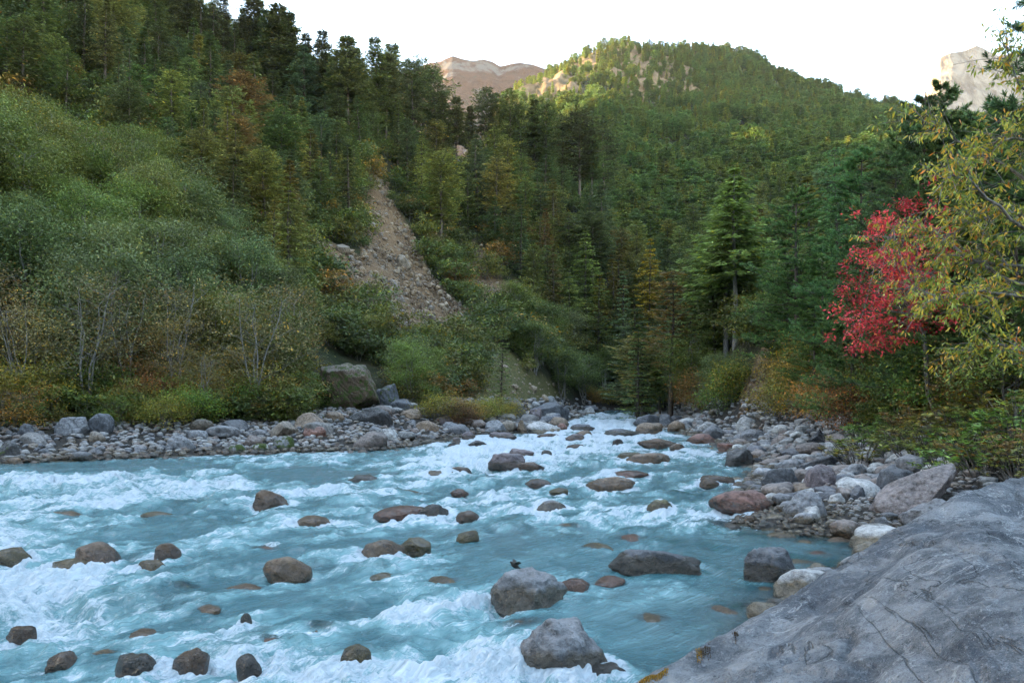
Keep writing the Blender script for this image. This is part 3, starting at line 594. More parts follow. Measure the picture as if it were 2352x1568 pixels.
n_ = n_+.9*np.clip(h/.18, -.7, 1)*.5
foam = np.clip(-.09+n_*.52+I*1.12, 0, 1.1)
thin = np.zeros(WX.shape)
for (x, y, r, hh) in RW:
    R_ = max(8*r, 3); m = (np.abs(WX-x) < R_) & (np.abs(WY-y) < R_)
    if not m.any(): continue
    dx, dy = WX[m]-x, WY[m]-y; fx_, fy_ = DX[m], DY[m]; a = dx*fx_+dy*fy_; b = dx*fy_-dy*fx_; d = np.hypot(a, b)
    cal = .35+.65*np.clip(I[m]*2, 0, 1)
    h[m] += cal*(.22*min(r, 1.2)*np.exp(-((a+1.05*r)/(.5*r))**2-(b/(.9*r))**2)-.16*min(r, 1.)*np.exp(-((a-1.2*r)/(.7*r))**2-(b/(.8*r))**2))
    nn = n_[m]*.5+.5
    ring = np.exp(-((d-r*1.02)/(.22*r+.07))**2)*(.35+.75*nn)
    wake = (a > 0)*np.exp(-((np.abs(b)-(.75*r+.22*a))/(.28*r+.08*a))**2)*np.exp(-a/(3.6*r+.7))*1.25*nn
    wake2 = (a > .5*r)*np.exp(-(b/(.8*r))**2)*np.exp(-((a-2*r)/(1.6*r))**2)*.7*nn
    foam[m] = np.clip(foam[m]+cal*np.maximum(ring, np.maximum(wake, wake2)), 0, 1.2)
for (x, y, r) in SUB:
    d = np.hypot(WX-x, (WY-y)*1.2); thin = np.maximum(thin, np.exp(-(d/(.62*r))**4)); h = h+.05*min(r, 1)*np.exp(-(d/r)**2); foam = foam-.25*np.exp(-(d/(.8*r))**2)
shore = np.exp(wsd/.8)*(WX > 0)*(WY < 30)+np.exp(wsd/.35); thin = np.clip(np.maximum(thin, shore*.8)+.25*sst(.55, .9, vnoise(WX*.8, WY*.8, 0, 91)), 0, 1)
foam = np.clip(foam, 0, 1.15)
h = h+foam*(.06*fbm(WX*5, WY*5, 0, 3, 81)+.10*(ridged(WX*2.3+wpx, WY*2.3+wpy, 0, 4, 82)-.35))*sst(60, 12, WY)+foam*.03
h = h*np.clip(-wsd/1.2+.15, .15, 1)
# perspective sampling: fade sub-cell detail with distance
Wv = np.stack([WX, WY, h], -1).reshape(-1, 3)
wf_ = grid_faces(*WX.shape); ok = (wsd.ravel()[wf_] < 1.2).any(1); wf_ = wf_[ok][:, ::-1]
keep = np.unique(wf_); remap = np.full(WX.size, -1); remap[keep] = np.arange(len(keep)); wf_ = remap[wf_]
k = NT('glacial_river_water')
uv = k.n('ShaderNodeUVMap', uv_map='flow').outputs[0]; fo = k.attr('foam').outputs['Fac']; th = k.attr('thin').outputs['Fac']; tu = k.attr('turb').outputs['Fac']
nA = k.noise(1.0, 6, k.mapping(uv, (1.1, 3.2, 1)), .65, .6); nB = k.noise(1.0, 5, k.mapping(uv, (5, 11, 1)), .7, .8); nC = k.noise(1.0, 4, k.mapping(uv, (.35, 1.5, 1)), .6, .3)
nD = k.noise(1.0, 3, k.mapping(uv, (16, 26, 1)), .7, .5)
fsum = k.math('ADD', fo, k.math('MULTIPLY_ADD', nA, 1.1, -.55)); fsum = k.math('ADD', fsum, k.math('MULTIPLY_ADD', nB, 1.3, -.65)); fsum = k.math('ADD', fsum, k.math('MULTIPLY_ADD', nD, .8, -.4))
nE = k.noise(1.0, 3, k.mapping(uv, (34, 55, 1)), .7, .4); fsum = k.math('ADD', fsum, k.math('MULTIPLY_ADD', nE, .7, -.35))
ff = k.ramp(fsum, .46, .98)
milky = k.ramp(k.math('ADD', k.math('MULTIPLY_ADD', nC, .8, -.4), fo), -.05, .62)
wc = k.mix(milky, (.034, .118, .134), (.16, .325, .34))
wc = k.mix(k.math('MULTIPLY', k.ramp(nB, .52, .72), .4), wc, (.20, .36, .39))
hb_ = k.math('ADD', k.math('MULTIPLY', nA, .8), k.math('MULTIPLY', nB, .4)); hb_ = k.math('ADD', hb_, k.math('MULTIPLY', nD, .18))
bmp = k.n('ShaderNodeBump'); bmp.inputs['Distance'].default_value = .18; k.l(hb_, bmp.inputs['Height']); k.l(k.math('MULTIPLY_ADD', tu, .8, .35), bmp.inputs['Strength'])
body = k.pbsdf(wc, .08, bmp.outputs[0], .5)
tr = k.n('ShaderNodeBsdfTransparent'); tr.inputs[0].default_value = (.62, .78, .78, 1)
ms = k.n('ShaderNodeMixShader'); k.l(k.math('MULTIPLY', th, .62), ms.inputs[0]); k.l(body, ms.inputs[1]); k.l(tr.outputs[0], ms.inputs[2])
gl = k.n('ShaderNodeBsdfGlossy'); gl.inputs['Roughness'].default_value = .08; k.l(bmp.outputs[0], gl.inputs['Normal'])
fr = k.n('ShaderNodeFresnel'); fr.inputs['IOR'].default_value = 1.33; k.l(bmp.outputs[0], fr.inputs['Normal'])
m2 = k.n('ShaderNodeMixShader'); k.l(k.math('MULTIPLY', fr.outputs[0], th), m2.inputs[0]); k.l(ms.outputs[0], m2.inputs[1]); k.l(gl.outputs[0], m2.inputs[2])
fcol = k.mix(k.ramp(nB, .3, .7), (.40, .49, .54), (.62, .67, .70))
fb = k.bump(k.math('ADD', nB, k.math('MULTIPLY', nD, .6)), .09, .9)
fs = k.pbsdf(fcol, .55, fb, .3)
m3 = k.n('ShaderNodeMixShader'); k.l(ff, m3.inputs[0]); k.l(m2.outputs[0], m3.inputs[1]); k.l(fs, m3.inputs[2])
M_water = k.done(m3.outputs[0])
wm = mesh_np('river_water', Wv[keep], wf_, M_water, attrs={'foam': foam.ravel()[keep], 'thin': thin.ravel()[keep], 'turb': amp.ravel()[keep]}, uv=np.stack([S_.ravel(), T_f.ravel()], -1)[keep])
structure(link('water', wm))

# ------------------------------------------------------------------ the great grey rock in front
RIDGE = [(520, 4.3, -.9), (580, 4.8, .1), (625, 5.2, None, 689), (683, 5.5, None, 655), (735, 5.75, None, 628), (784, 6.0, None, 604), (853, 6.3, None, 564), (907, 6.6, None, 522), (960, 6.9, None, 493), (1024, 7.2, None, 476), (1100, 7.5, None, 450), (1220, 7.6, None, 430), (1400, 7.4, None, 415)]
rp, ry_, rz_ = [], [], []
for q in RIDGE:
    rp.append(q[0]); ry_.append(q[1]); rz_.append(q[2] if q[2] is not None else H+(HY-q[3])*q[1]/FPX)
px = np.linspace(520, 1400, 420); yr = np.interp(px, rp, ry_); zr = np.interp(px, rp, rz_)
yr = blur(yr[:, None], 0, 12)[:, 0]; zr2 = blur(zr[:, None], 0, 5)[:, 0]; zr = zr2
t = np.concatenate([np.linspace(-1, 0, 200), np.linspace(0, 1, 70)[1:]])[:, None]
ur = ((px-512)/FPX)[None, :]; yr = yr[None, :]; zr = zr[None, :]
near = t < 0; a = np.abs(t)
BY = np.where(near, yr-a*(yr-1.6), yr+a*1.5); 
BX = ur*yr+(BY-yr)*np.where(near, ur*.75, .1)-.0*a
Bz = np.where(near, zr-.05*sst(0, .12, a)-(.20+.05*ur)*(yr-BY)**1.12, zr-(zr+1.3)*(1-np.cos(np.clip(a*1.4, 0, 1.57)))-.35*a)
nz = .085*fbm(BX*.6+.5*BY, BY*.45-.2*BX, Bz*.7, 3, 201)+.03*fbm(BX*2.6, BY*2.6, Bz*2.6, 4, 202)-.07*sst(.62, .9, ridged(BX*.45+BY*.5, BY*.35-BX*.3, 0, 3, 203))
gq = np.random.default_rng(77); fv = []
wx_ = BX+.12*fbm(BX*1.4, BY*1.4, 0, 4, 211)+0*BY; wy_ = BY+.12*fbm(BX*1.4+7, BY*1.4, 0, 4, 212)
for q_ in range(16):
    a_ = gq.uniform(0, 6.28); sl_ = gq.uniform(.05, .34); cx_, cy_ = gq.uniform(.8, 6.5), gq.uniform(2.5, 7); fv.append(sl_*((wx_-cx_)*math.cos(a_)+(wy_-cy_)*math.sin(a_))-.05)
fv = np.sort(np.stack(fv), 0); fac_ = -(fv[-1]-fv[-1].mean()); edge = np.exp(-((fv[-1]-fv[-2])/.018)**2)
nz = nz*.5+np.clip(fac_, -.6, .6)*.8*sst(0, .25, a)-.045*edge
scp = -.05*np.exp(-((fbm(BX*1.1-3, BY*1.7, 0, 2, 205)-.1)/.12)**2)
Bz = Bz+(nz+scp)*sst(0, .10, a)*1.0+.022*fbm(BX*5, BY*5, 0, 4, 207)-.035*sst(.72, .95, ridged(BX*.9-BY*.25+.3*fbm(BX, BY, 0, 3, 2), BY*.7+BX*.4, 0, 2, 209))*sst(.0, .1, a)
k = NT('grey_lichen_rock'); Pn = k.pos()
n0 = k.noise(.8, 6, k.mapping(Pn, (1, 1, 1.6)), .6, .6); n1 = k.noise(3.2, 7, Pn, .68, .4); n2 = k.noise(22, 4, Pn, .75); n3 = k.noise(70, 3, Pn, .7)
c = k.mix(k.ramp(n1, .36, .64), (.088, .096, .106), (.26, .268, .275)); c = k.mix(k.math('MULTIPLY', k.ramp(n0, .50, .60), .45), c, (.27, .285, .30)); c = k.mix(k.math('MULTIPLY', k.ramp(k.noise(.9, 5, k.mapping(Pn, (1, 1.5, 1)), .6, 1.2), .50, .40), .65), c, (.05, .062, .08))
c = k.mix(k.math('MULTIPLY', k.ramp(n2, .56, .64), .40), c, (.36, .38, .40)); nq = k.noise(9, 7, Pn, .8, 1.0); c = k.mix(k.math('MULTIPLY', k.ramp(nq, .55, .64), .6), c, (.30, .32, .34)); c = k.mix(k.math('MULTIPLY', k.ramp(nq, .44, .36), .6), c, (.035, .043, .055)); c = k.mix(k.math('MULTIPLY', k.ramp(n3, .54, .66), .55), c, (.022, .026, .034))
vo = k.n('ShaderNodeTexVoronoi'); vo.inputs['Scale'].default_value = 2.1; vo.inputs['Randomness'].default_value = 1
vm = k.n('ShaderNodeVectorMath', operation='ADD'); k.l(Pn, vm.inputs[0]); nc = k.n('ShaderNodeTexNoise'); nc.inputs['Scale'].default_value = 3; nc.inputs['Detail'].default_value = 5; k.l(Pn, nc.inputs[0])
sc_ = k.n('ShaderNodeVectorMath', operation='SCALE'); k.l(nc.outputs['Color'], sc_.inputs[0]); sc_.inputs['Scale'].default_value = .5; k.l(sc_.outputs[0], vm.inputs[1]); k.l(vm.outputs[0], vo.inputs['Vector'])
vsel = k.n('ShaderNodeSeparateColor'); k.l(vo.outputs['Color'], vsel.inputs[0])
pat = k.math('MULTIPLY', k.math('SUBTRACT', 1.0, k.ramp(vo.outputs['Distance'], .13, .21)), k.math('GREATER_THAN', vsel.outputs[0], .62))
c = k.mix(k.math('MULTIPLY', pat, .6), c, k.mix(vsel.outputs[1], (.33, .34, .35), (.36, .31, .26)))
c = k.mix(k.math('MULTIPLY', k.ramp(k.noise(1.6, 5, Pn, .7), .62, .70), .5), c, (.17, .15, .12))
ve = k.math('ABSOLUTE', k.math('SUBTRACT', k.noise(1.3, 6, k.mapping(Pn, (1, 2.2, 1)), .6, 1.5), .5)); vein = k.math('SUBTRACT', 1.0, k.ramp(ve, .003, .012)); vein = k.math('MULTIPLY', vein, k.ramp(n0, .42, .55))
c = k.mix(k.math('MULTIPLY', vein, .7), c, (.42, .43, .43))
cr = k.math('ABSOLUTE', k.math('SUBTRACT', k.noise(.75, 5, k.mapping(Pn, (2.4, .8, 1)), .55, .9), .47)); crk = k.math('SUBTRACT', 1.0, k.ramp(cr, .002, .009)); c = k.mix(k.math('MULTIPLY', crk, .55), c, (.025, .028, .03))
spk = k.noise(130, 2, Pn, .8); c = k.mix(k.math('MULTIPLY', k.ramp(spk, .62, .68), .6), c, (.50, .51, .50))
n1 = k.math('SUBTRACT', n1, k.math('MULTIPLY', crk, .22))
hh_ = k.math('ADD', n1, k.math('MULTIPLY', n2, .35)); hh_ = k.math('ADD', hh_, k.math('MULTIPLY', n3, .12))
M_big = k.done(k.pbsdf(c, .62, k.bump(hh_, .14, 1.0), .22))
bigm = mesh_np('boulder_face', np.stack([BX+0*BY, BY+0*BX, Bz], -1).reshape(-1, 3), grid_faces(len(t), len(px)), M_big)
big = tag(link('boulder', bigm), 'enormous smooth blue grey rock sloping across the lower right corner', 'boulder')
# moss and dry moss crumbs along its rim
def moss_strip():
    V, F_, C_ = [], [], []; n = 0
    for i in range(2600):
        q = R.random()**1.2; pxx = 612+q*150; j = int((pxx-520)/880*419); off = abs(R.gauss(0, .035))+(.02 if q < .5 else .05*R.random())
        if fbm(np.array([pxx*.08]), np.array([3.]), 0, 3, 5)[0] < -.3+q*.8: continue
        it = int(np.clip(199-off*60, 150, 200)); x, y, z = BX[it, j], (BY+0*BX)[it, j], Bz[it, j]
        s_ = R.uniform(.005, .011); a_ = R.uniform(0, 6.3)
        for m_ in range(2):
            b = a_+m_*1.6; V += [(x-s_*math.cos(b)*.6, y-s_*math.sin(b)*.6, z-.004), (x+s_*math.cos(b)*.6, y+s_*math.sin(b)*.6, z-.004), (x+R.uniform(-.01, .01), y+R.uniform(-.01, .01), z+s_*1.5)]
            F_.append((n, n+1, n+2)); n += 3
            cc_ = R.choice([(.16, .10, .015), (.10, .075, .012), (.05, .035, .015), (.21, .13, .02)]) if q < .6 else R.choice([(.03, .022, .015), (.05, .035, .02)]); C_ += [cc_]*3
    return mesh_np('moss', V, np.array(F_), M_leaf, cols=np.array(C_))
tag(link('moss', moss_strip()), None, None, None, 'stuff')
# ------------------------------------------------------------------ plant builders
def tubes(paths, sides=5):
    """paths: list of (points, radii) -> V, quads"""
    V, F_ = [], []; n = 0
    for pts, rad in paths:
        pts = np.asarray(pts, float); m = len(pts)
        d = np.gradient(pts, axis=0); d /= np.linalg.norm(d, axis=1)[:, None]+1e-9
        ref = np.array([0, 0, 1.]) if abs(d[0, 2]) < .8 else np.array([1., 0, 0])
        a = np.cross(d, ref); a /= np.linalg.norm(a, axis=1)[:, None]+1e-9; b = np.cross(d, a)
        th = np.linspace(0, 2*math.pi, sides, endpoint=False)
        ring = pts[:, None, :]+np.asarray(rad)[:, None, None]*(a[:, None, :]*np.cos(th)[None, :, None]+b[:, None, :]*np.sin(th)[None, :, None])
        V.append(ring.reshape(-1, 3)); ii = np.arange(m*sides).reshape(m, sides)
        q = np.stack([ii[:-1], np.roll(ii[:-1], -1, 1), np.roll(ii[1:], -1, 1), ii[1:]], -1).reshape(-1, 4); F_.append(q+n); n += m*sides
    return np.concatenate(V), np.concatenate(F_)
def unit(v): return v/(np.linalg.norm(v, axis=-1, keepdims=True)+1e-9)
def blades(Pp, D, L, W_, g, updir=None, fold=0.0):
    """one rhombic leaf per row: base P, direction D, length L, width W"""
    n = len(Pp); D = unit(D)
    up = g.normal(0, .45, (n, 3))+np.array([0, 0, 1.]) if updir is None else updir
    S = unit(np.cross(D, up)); L = np.broadcast_to(L, (n,))[:, None]; W_ = np.broadcast_to(W_, (n,))[:, None]
    mid = Pp+D*L*.45
    V = np.stack([Pp, mid+S*W_*.5, Pp+D*L, mid-S*W_*.5], 1).reshape(-1, 3)
    return V, np.arange(4*n).reshape(n, 4)
def tint(g, n, a=.65, b=1.35, yel=0.0, base=None):
    t = g.uniform(a, b, (n, 1)); c = np.concatenate([t, t, t*g.uniform(.8, 1.15, (n, 1))], 1)
    y = g.random((n, 1)) < yel; c = np.where(y, c*np.array([2.0, 1.35, .6]), c)
    if base is not None: c = c*np.array(base)
    return np.repeat(c, 4, 0)
def bend(p0, p1, sag, n=6, g=None, jit=0.0):
    t = np.linspace(0, 1, n)[:, None]; p = p0+(p1-p0)*t; p[:, 2] += sag*(t[:, 0]**2-t[:, 0])*-1*0+sag*t[:, 0]*(1-t[:, 0])*2
    if g is not None and jit: p[1:] += np.cumsum(g.normal(0, jit, (n-1, 3)), 0)
    return p

def conifer(seed, h=20., r=3.2, base=.16, lev=26, dens=1.0, style='spire', base_col=None, blen=.55, bw=.13, yel=.03):
    g = np.random.default_rng(seed); paths = [(np.array([[0, 0, -.6], [g.normal(0, .05), 0, h*.3], [g.normal(0, .15), g.normal(0, .1), h*.7], [0, 0, h*.985]]), [h*.014+.04, h*.011, h*.006, .02])]
    LP, LD, LL, LT = [], [], [], []
    for i in range(lev):
        f_ = (i+g.uniform(-.35, .35))/(lev-1); f_ = min(max(f_, 0), 1); z = h*(base+(1-base)*f_*.985)
        if style == 'sky': rad = r*min(1, ((1-f_)*1.25+.06))**.5*(.92+.14*math.sin(f_*23+seed))
        elif style == 'spire': rad = r*(1-f_)**.75*(.55+.45*min(1, f_*5+.4))
        elif style == 'pine': rad = r*(math.sin(math.pi*min(1, .18+.82*(1-f_)))**.7*.9+.12)*(1 if f_ < .93 else .6)
        else: rad = r*(.5+.5*math.sin(math.pi*(.15+.75*f_)))*(1.0 if f_ < .9 else .65)
        nb = max(3, int((5+g.integers(0, 3))*dens*(1 if style != 'old' else .75))); a0 = g.uniform(0, 6.28)
        if style == 'old' and g.random() < .22: continue
        for b in range(nb):
            a = a0+b*6.283/nb+g.normal(0, .25); L = rad*g.uniform(.62, 1.12)
            if style != 'spire' and g.random() < .15: L *= 1.25
            dr = g.uniform(-.32, -.05) if style == 'spire' else g.uniform(-.12, .22)
            dirv = np.array([math.cos(a), math.sin(a), dr]); p0 = np.array([0, 0, z]); p1 = p0+dirv*L
            bp = bend(p0, p1, -.06*L if style == 'spire' else .05*L, 5, g, .02*L); bp[-1, 2] += .07*L
            if L > r*.3: paths.append((bp, np.linspace(.012*h**.5*.6, .006, 5)))
            ns = max(3, int(L/.42*dens))
            for s_ in range(ns):
                q = (s_+g.uniform(.1, .9))/ns; q = .12+.88*q
                c = bp[0]*(1-q)+bp[-1]*q; j = q*4; j0 = min(3, int(j)); c = bp[j0]*(1-(j-j0))+bp[j0+1]*(j-j0)
                side = np.array([-math.sin(a), math.cos(a), 0]); wl = L*.32*(1-q*.65)+.12
                for m_ in (-1, 1):
                    e = c+side*m_*wl*g.uniform(.2, 1.)+np.array([0, 0, g.normal(0, .06)])
                    for t_ in range(3):
                        pos = c+(e-c)*((t_+g.random())/3)
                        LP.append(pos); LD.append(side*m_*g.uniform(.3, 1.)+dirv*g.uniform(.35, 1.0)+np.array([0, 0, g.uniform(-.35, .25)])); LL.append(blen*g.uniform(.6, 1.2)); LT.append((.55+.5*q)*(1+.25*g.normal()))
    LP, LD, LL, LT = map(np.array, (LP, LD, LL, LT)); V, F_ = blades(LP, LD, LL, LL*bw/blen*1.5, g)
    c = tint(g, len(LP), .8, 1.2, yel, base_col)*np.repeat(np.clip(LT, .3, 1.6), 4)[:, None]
    return tubes(paths), (V, F_, c)

def limbs(g, h, spread, nst, th, levels=2):
    """stems and boughs; returns paths and twig ends"""
    paths, ends = [], []
    for s_ in range(nst):
        a = g.uniform(0, 6.28); lean = g.uniform(.05, .22)*spread/h*2.2 if nst > 1 else g.uniform(0, .08)
        top = np.array([math.cos(a)*lean*h, math.sin(a)*lean*h, h*g.uniform(.72, .92)])
        sp = bend(np.array([g.normal(0, .12), g.normal(0, .12), -.4]), top, 0, 8, g, .015*h); sp[:, 2] = np.linspace(-.4, top[2], 8); paths.append((sp, np.linspace(th, th*.25, 8)))
        ends.append(sp[-1])
        for b in range(g.integers(7, 11)):
            q = g.uniform(.28, 1.); j = q*7; j0 = min(6, int(j)); c = sp[j0]*(1-(j-j0))+sp[j0+1]*(j-j0)
            ba = g.uniform(0, 6.28); L = spread*g.uniform(.45, 1.)*(1.1-.6*q); e = c+np.array([math.cos(ba)*L, math.sin(ba)*L, L*g.uniform(.35, 1.0)])
            bp = bend(c, e, .05*L, 5, g, .04*L); paths.append((bp, np.linspace(th*.4*(1.1-q*.6), th*.08, 5))); ends += [bp[-1], bp[-2]]
            for t_ in range(3):
                c2 = bp[g.integers(2, 5)]; ta = g.uniform(0, 6.28); L2 = L*g.uniform(.25, .5); e2 = c2+np.array([math.cos(ta)*L2, math.sin(ta)*L2, L2*g.uniform(-.1, .7)])
                paths.append((bend(c2, e2, 0, 3, g, .03*L), np.linspace(th*.12, .005, 3))); ends.append(e2)
    return paths, np.array(ends)
def broadleaf(seed, h=8., r=3., nst=3, nleaf=9000, leaf=.16, th=.09, low=.25, base_col=None, yel=.05, droop=0., asp=.42, thinness=1.0, sides=5):
    g = np.random.default_rng(seed); paths, ends = limbs(g, h, r, nst, th)
    # clusters round twig ends plus more spread through the crown volume
    ncl = int(nleaf/42); k_ = int(ncl*.5); cl = ends[g.integers(0, len(ends), k_)]+g.normal(0, .25, (k_, 3))
    rest = ncl-k_; d = unit(g.normal(0, 1, (rest, 3))); rr = g.uniform(.35, 1., (rest, 1))**.5
    lump = 1+.22*fbm(d[:, 0]*1.7+seed, d[:, 1]*1.7, d[:, 2]*1.7, 2, seed)[:, None]
    cz = h*(low+(1-low)*.5); cr = d*rr*lump*np.array([r, r, h*(1-low)*.5])+np.array([0, 0, cz])
    cl = np.concatenate([cl, cr]); cl = cl[cl[:, 2] > .2]; hole = fbm(cl[:, 0]*.6+seed, cl[:, 1]*.6, cl[:, 2]*.6, 2, seed+1) > -.28*thinness; cl = cl[hole]
    m = int(nleaf/len(cl)); ids = np.repeat(np.arange(len(cl)), m); n = len(ids); sg = .20+.028*h
    Pp = cl[ids]+g.normal(0, 1, (n, 3))*np.array([sg*1.25, sg*1.25, sg*.6]); D = g.normal(0, 1, (n, 3)); D[:, 2] = D[:, 2]*.6-.15-droop
    L = leaf*g.uniform(.6, 1.3, n); up = None
    V, F_ = blades(Pp, D, L, L*asp, g)
    ct = g.uniform(.6, 1.4, len(cl))[ids]; c = tint(g, n, .7, 1.3, yel, base_col)*np.repeat(ct, 4)[:, None]
    return tubes(paths, sides), (V, F_, c)
def needle_pine(seed, h=12., r=3., base=.12, nb_lev=13, dens=1.0, nd=.17, base_col=None):
    """pine with long needles in tufts, for trees near the camera"""
    g = np.random.default_rng(seed); paths = [(np.array([[0, 0, -.5], [.05, 0, h*.4], [-.05, .05, h*.75], [0, 0, h]]), [.012*h+.03, .009*h, .005*h, .015])]; tips = []
    for i in range(nb_lev):
        f_ = i/(nb_lev-1); z = h*(base+(1-base)*f_*.97)
        for b in range(g.integers(4, 7)):
            a = g.uniform(0, 6.28); L = (r*(1-f_)**.6+.35)*g.uniform(.6, 1.1); e = np.array([math.cos(a)*L, math.sin(a)*L, z+L*g.uniform(.05, .45)])
            bp = bend(np.array([0, 0, z]), e, -.05*L, 6, g, .02*L); paths.append((bp, np.linspace(.03, .008, 6)))
            for q in range(int((4+L*3.2)*dens)):
                j = g.uniform(.25, 1)*5; j0 = min(4, int(j)); c = bp[j0]*(1-(j-j0))+bp[j0+1]*(j-j0); L2 = g.uniform(.15, .5)*(.4+L*.35)
                ta = a+g.uniform(-1.2, 1.2); e2 = c+np.array([math.cos(ta)*L2, math.sin(ta)*L2, L2*g.uniform(.1, .9)]); paths.append((np.array([c, (c+e2)/2+[0, 0, -.02], e2]), [.008, .006, .004])); tips.append((e2, unit(e2-c))); tips.append(((c+e2)/2, unit(e2-c)))
    n0 = 26; P_ = np.repeat(np.array([t_[0] for t_ in tips]), n0, 0); D0 = np.repeat(np.array([t_[1] for t_ in tips]), n0, 0)
    n = len(P_); P_ = P_-D0*g.uniform(0, .14, (n, 1)); D = D0*.75+g.normal(0, .48, (n, 3)); D[:, 2] -= .05
    L = nd*g.uniform(.7, 1.25, n); V, F_ = blades(P_, D, L, .030, g)
    ct = np.repeat(g.uniform(.6, 1.45, len(tips)), n0); c = tint(g, n, .8, 1.25, .02, base_col)*np.repeat(ct, 4)[:, None]
    return tubes(paths), (V, F_, c)
def whorl_shrub(seed, h=1.0, r=.8, nst=26, leaf=.13, base_col=None, yel=.08):
    """shrub whose long leaves stand in rosettes at the stem ends"""
    g = np.random.default_rng(seed); paths, LP, LD, CT = [], [], [], []
    for s_ in range(nst):
        a = g.uniform(0, 6.28); q = math.sqrt(g.random()); e = np.array([math.cos(a)*r*q, math.sin(a)*r*q, h*g.uniform(.35, 1.)*(1-.4*q*q)]); st_ = e*np.array([.35, .35, 0])
        paths.append((bend(st_, e, .1, 4, g, .02), np.linspace(.012, .005, 4)))
        for w_ in range(3):
            c = st_+(e-st_)*(1-.22*w_*g.random()); ct = g.uniform(.6, 1.4)
            for l_ in range(g.integers(7, 11)):
                la = g.uniform(0, 6.28); LP.append(c); LD.append(np.array([math.cos(la), math.sin(la), g.uniform(-.35, .45)])); CT.append(ct)
    LP, LD, CT = map(np.array, (LP, LD, CT)); n = len(LP); L = leaf*g.uniform(.7, 1.25, n); V, F_ = blades(LP, LD, L, L*.27, g)
    return tubes(paths, 4), (V, F_, tint(g, n, .7, 1.35, yel, base_col)*np.repeat(CT, 4)[:, None])
def split_meshes(nm, parts, mleaf, mbark):
    (tv, tf), (lv, lf, c) = parts
    return (mesh_np(nm+'_wood', tv, tf, mbark), mesh_np(nm+'_leaves', lv, lf, mleaf, smooth=False, cols=c))
def joined(nm, parts, mleaf, mbark, hcol=(.1, .08, .06)):
    (tv, tf), (lv, lf, c) = parts; V = np.concatenate([tv, lv]); F_ = np.concatenate([tf, lf+len(tv)])
    cc = np.concatenate([np.tile(hcol, (len(tv), 1)), c]); return mesh_np(nm, V, F_, [mleaf, mbark], smooth=False, cols=cc, matidx=[1]*len(tf)+[0]*len(lf))

# ------------------------------------------------------------------ placing
LAND = []      # (fx, fy, short phrase) landmarks the labels point to
LAND = [(800, 870, 'the huge layered boulder'), (230, 975, 'the pair of pale grey boulders'), (415, 1015, 'the big smooth grey cobble-bank boulder'), (1080, 950, 'the low yellow bushes'), (880, 560, 'the bare earth slide'), (880, 400, 'the tip of the earth slide'),
        (1740, 870, 'the bare earth chute'), (1700, 640, 'the tall twin-trunk pine'), (2050, 650, 'the red tree'), (1485, 960, 'the dark angular block'), (2110, 1130, 'the leaning boulder'), (1485, 620, 'the yellow larch'), (1220, 950, 'the dark slab at the bend'),
        (1170, 230, 'the flat-topped pine'), (570, 80, 'the tall skyline pines'), (850, 150, 'the twin skyline pines'), (970, 230, 'the open skyline pine row'), (30, 950, 'the orange bush'), (1850, 1150, 'the large egg shaped boulder'), (1930, 600, 'the bare-stemmed pine'), (700, 965, 'the pinkish grey boulder'), (320, 620, 'the broad olive alders'), (120, 430, 'the upper alders'), (60, 1040, 'the dark mossy block'), (1200, 640, 'the green patch under the slide')]
def where(fx, fy):
    b = min(LAND, key=lambda q: math.hypot((q[0]-fx), (q[1]-fy)*1.2)); dx, dy = fx-b[0], fy-b[1]; d = math.hypot(dx, dy)
    far_ = 'just ' if d < 90 else ('' if d < 190 else 'well ')
    dirs = [('right of', dx), ('left of', -dx), ('below', dy), ('above', -dy)]; w1 = max(dirs, key=lambda q: q[1]*(1 if 'of' in q[0] else 1.25))
    return far_+w1[0]+' '+b[2]
def plant(name, meshes, loc, sc, rz, colr, label, cat, group, pn=('trunk', 'crown'), lean=(0, 0), bark=(1, 1, 1, 1)):
    e = bpy.data.objects.new(name, None); COL.objects.link(e); e.location = loc; e.scale = sc; e.rotation_euler = (lean[0], lean[1], rz); e.empty_display_size = .5
    tag(e, label, cat, group)
    a = link(pn[0], meshes[0], e, color=bark); b = link(pn[1], meshes[1], e, color=(*colr, 1)); return e
def jit(c, a=.22):
    m = R.uniform(1-a, 1+a); return tuple(max(0.003, x*m*R.uniform(.9, 1.1)) for x in c)
NEED = [(.075, .105, .040), (.062, .092, .036), (.095, .115, .040), (.070, .105, .056), (.105, .110, .036), (.052, .075, .034)]
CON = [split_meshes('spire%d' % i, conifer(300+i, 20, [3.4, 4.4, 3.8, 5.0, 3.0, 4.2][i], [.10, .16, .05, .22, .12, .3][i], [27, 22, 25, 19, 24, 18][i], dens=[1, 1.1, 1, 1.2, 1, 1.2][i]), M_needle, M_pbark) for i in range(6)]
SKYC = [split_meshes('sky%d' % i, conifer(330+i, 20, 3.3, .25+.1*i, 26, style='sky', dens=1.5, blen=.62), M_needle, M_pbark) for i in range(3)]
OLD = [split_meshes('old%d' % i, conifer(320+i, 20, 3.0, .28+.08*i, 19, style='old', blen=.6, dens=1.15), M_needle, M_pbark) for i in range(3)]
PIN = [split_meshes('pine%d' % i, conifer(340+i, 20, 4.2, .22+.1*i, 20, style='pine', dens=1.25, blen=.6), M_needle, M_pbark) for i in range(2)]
PINB = [split_meshes('bluff_pine%d' % i, conifer(350+i, 20, 5.2, .40, 17, style='spire', dens=1.7, blen=.6), M_needle, M_palebark) for i in range(2)]
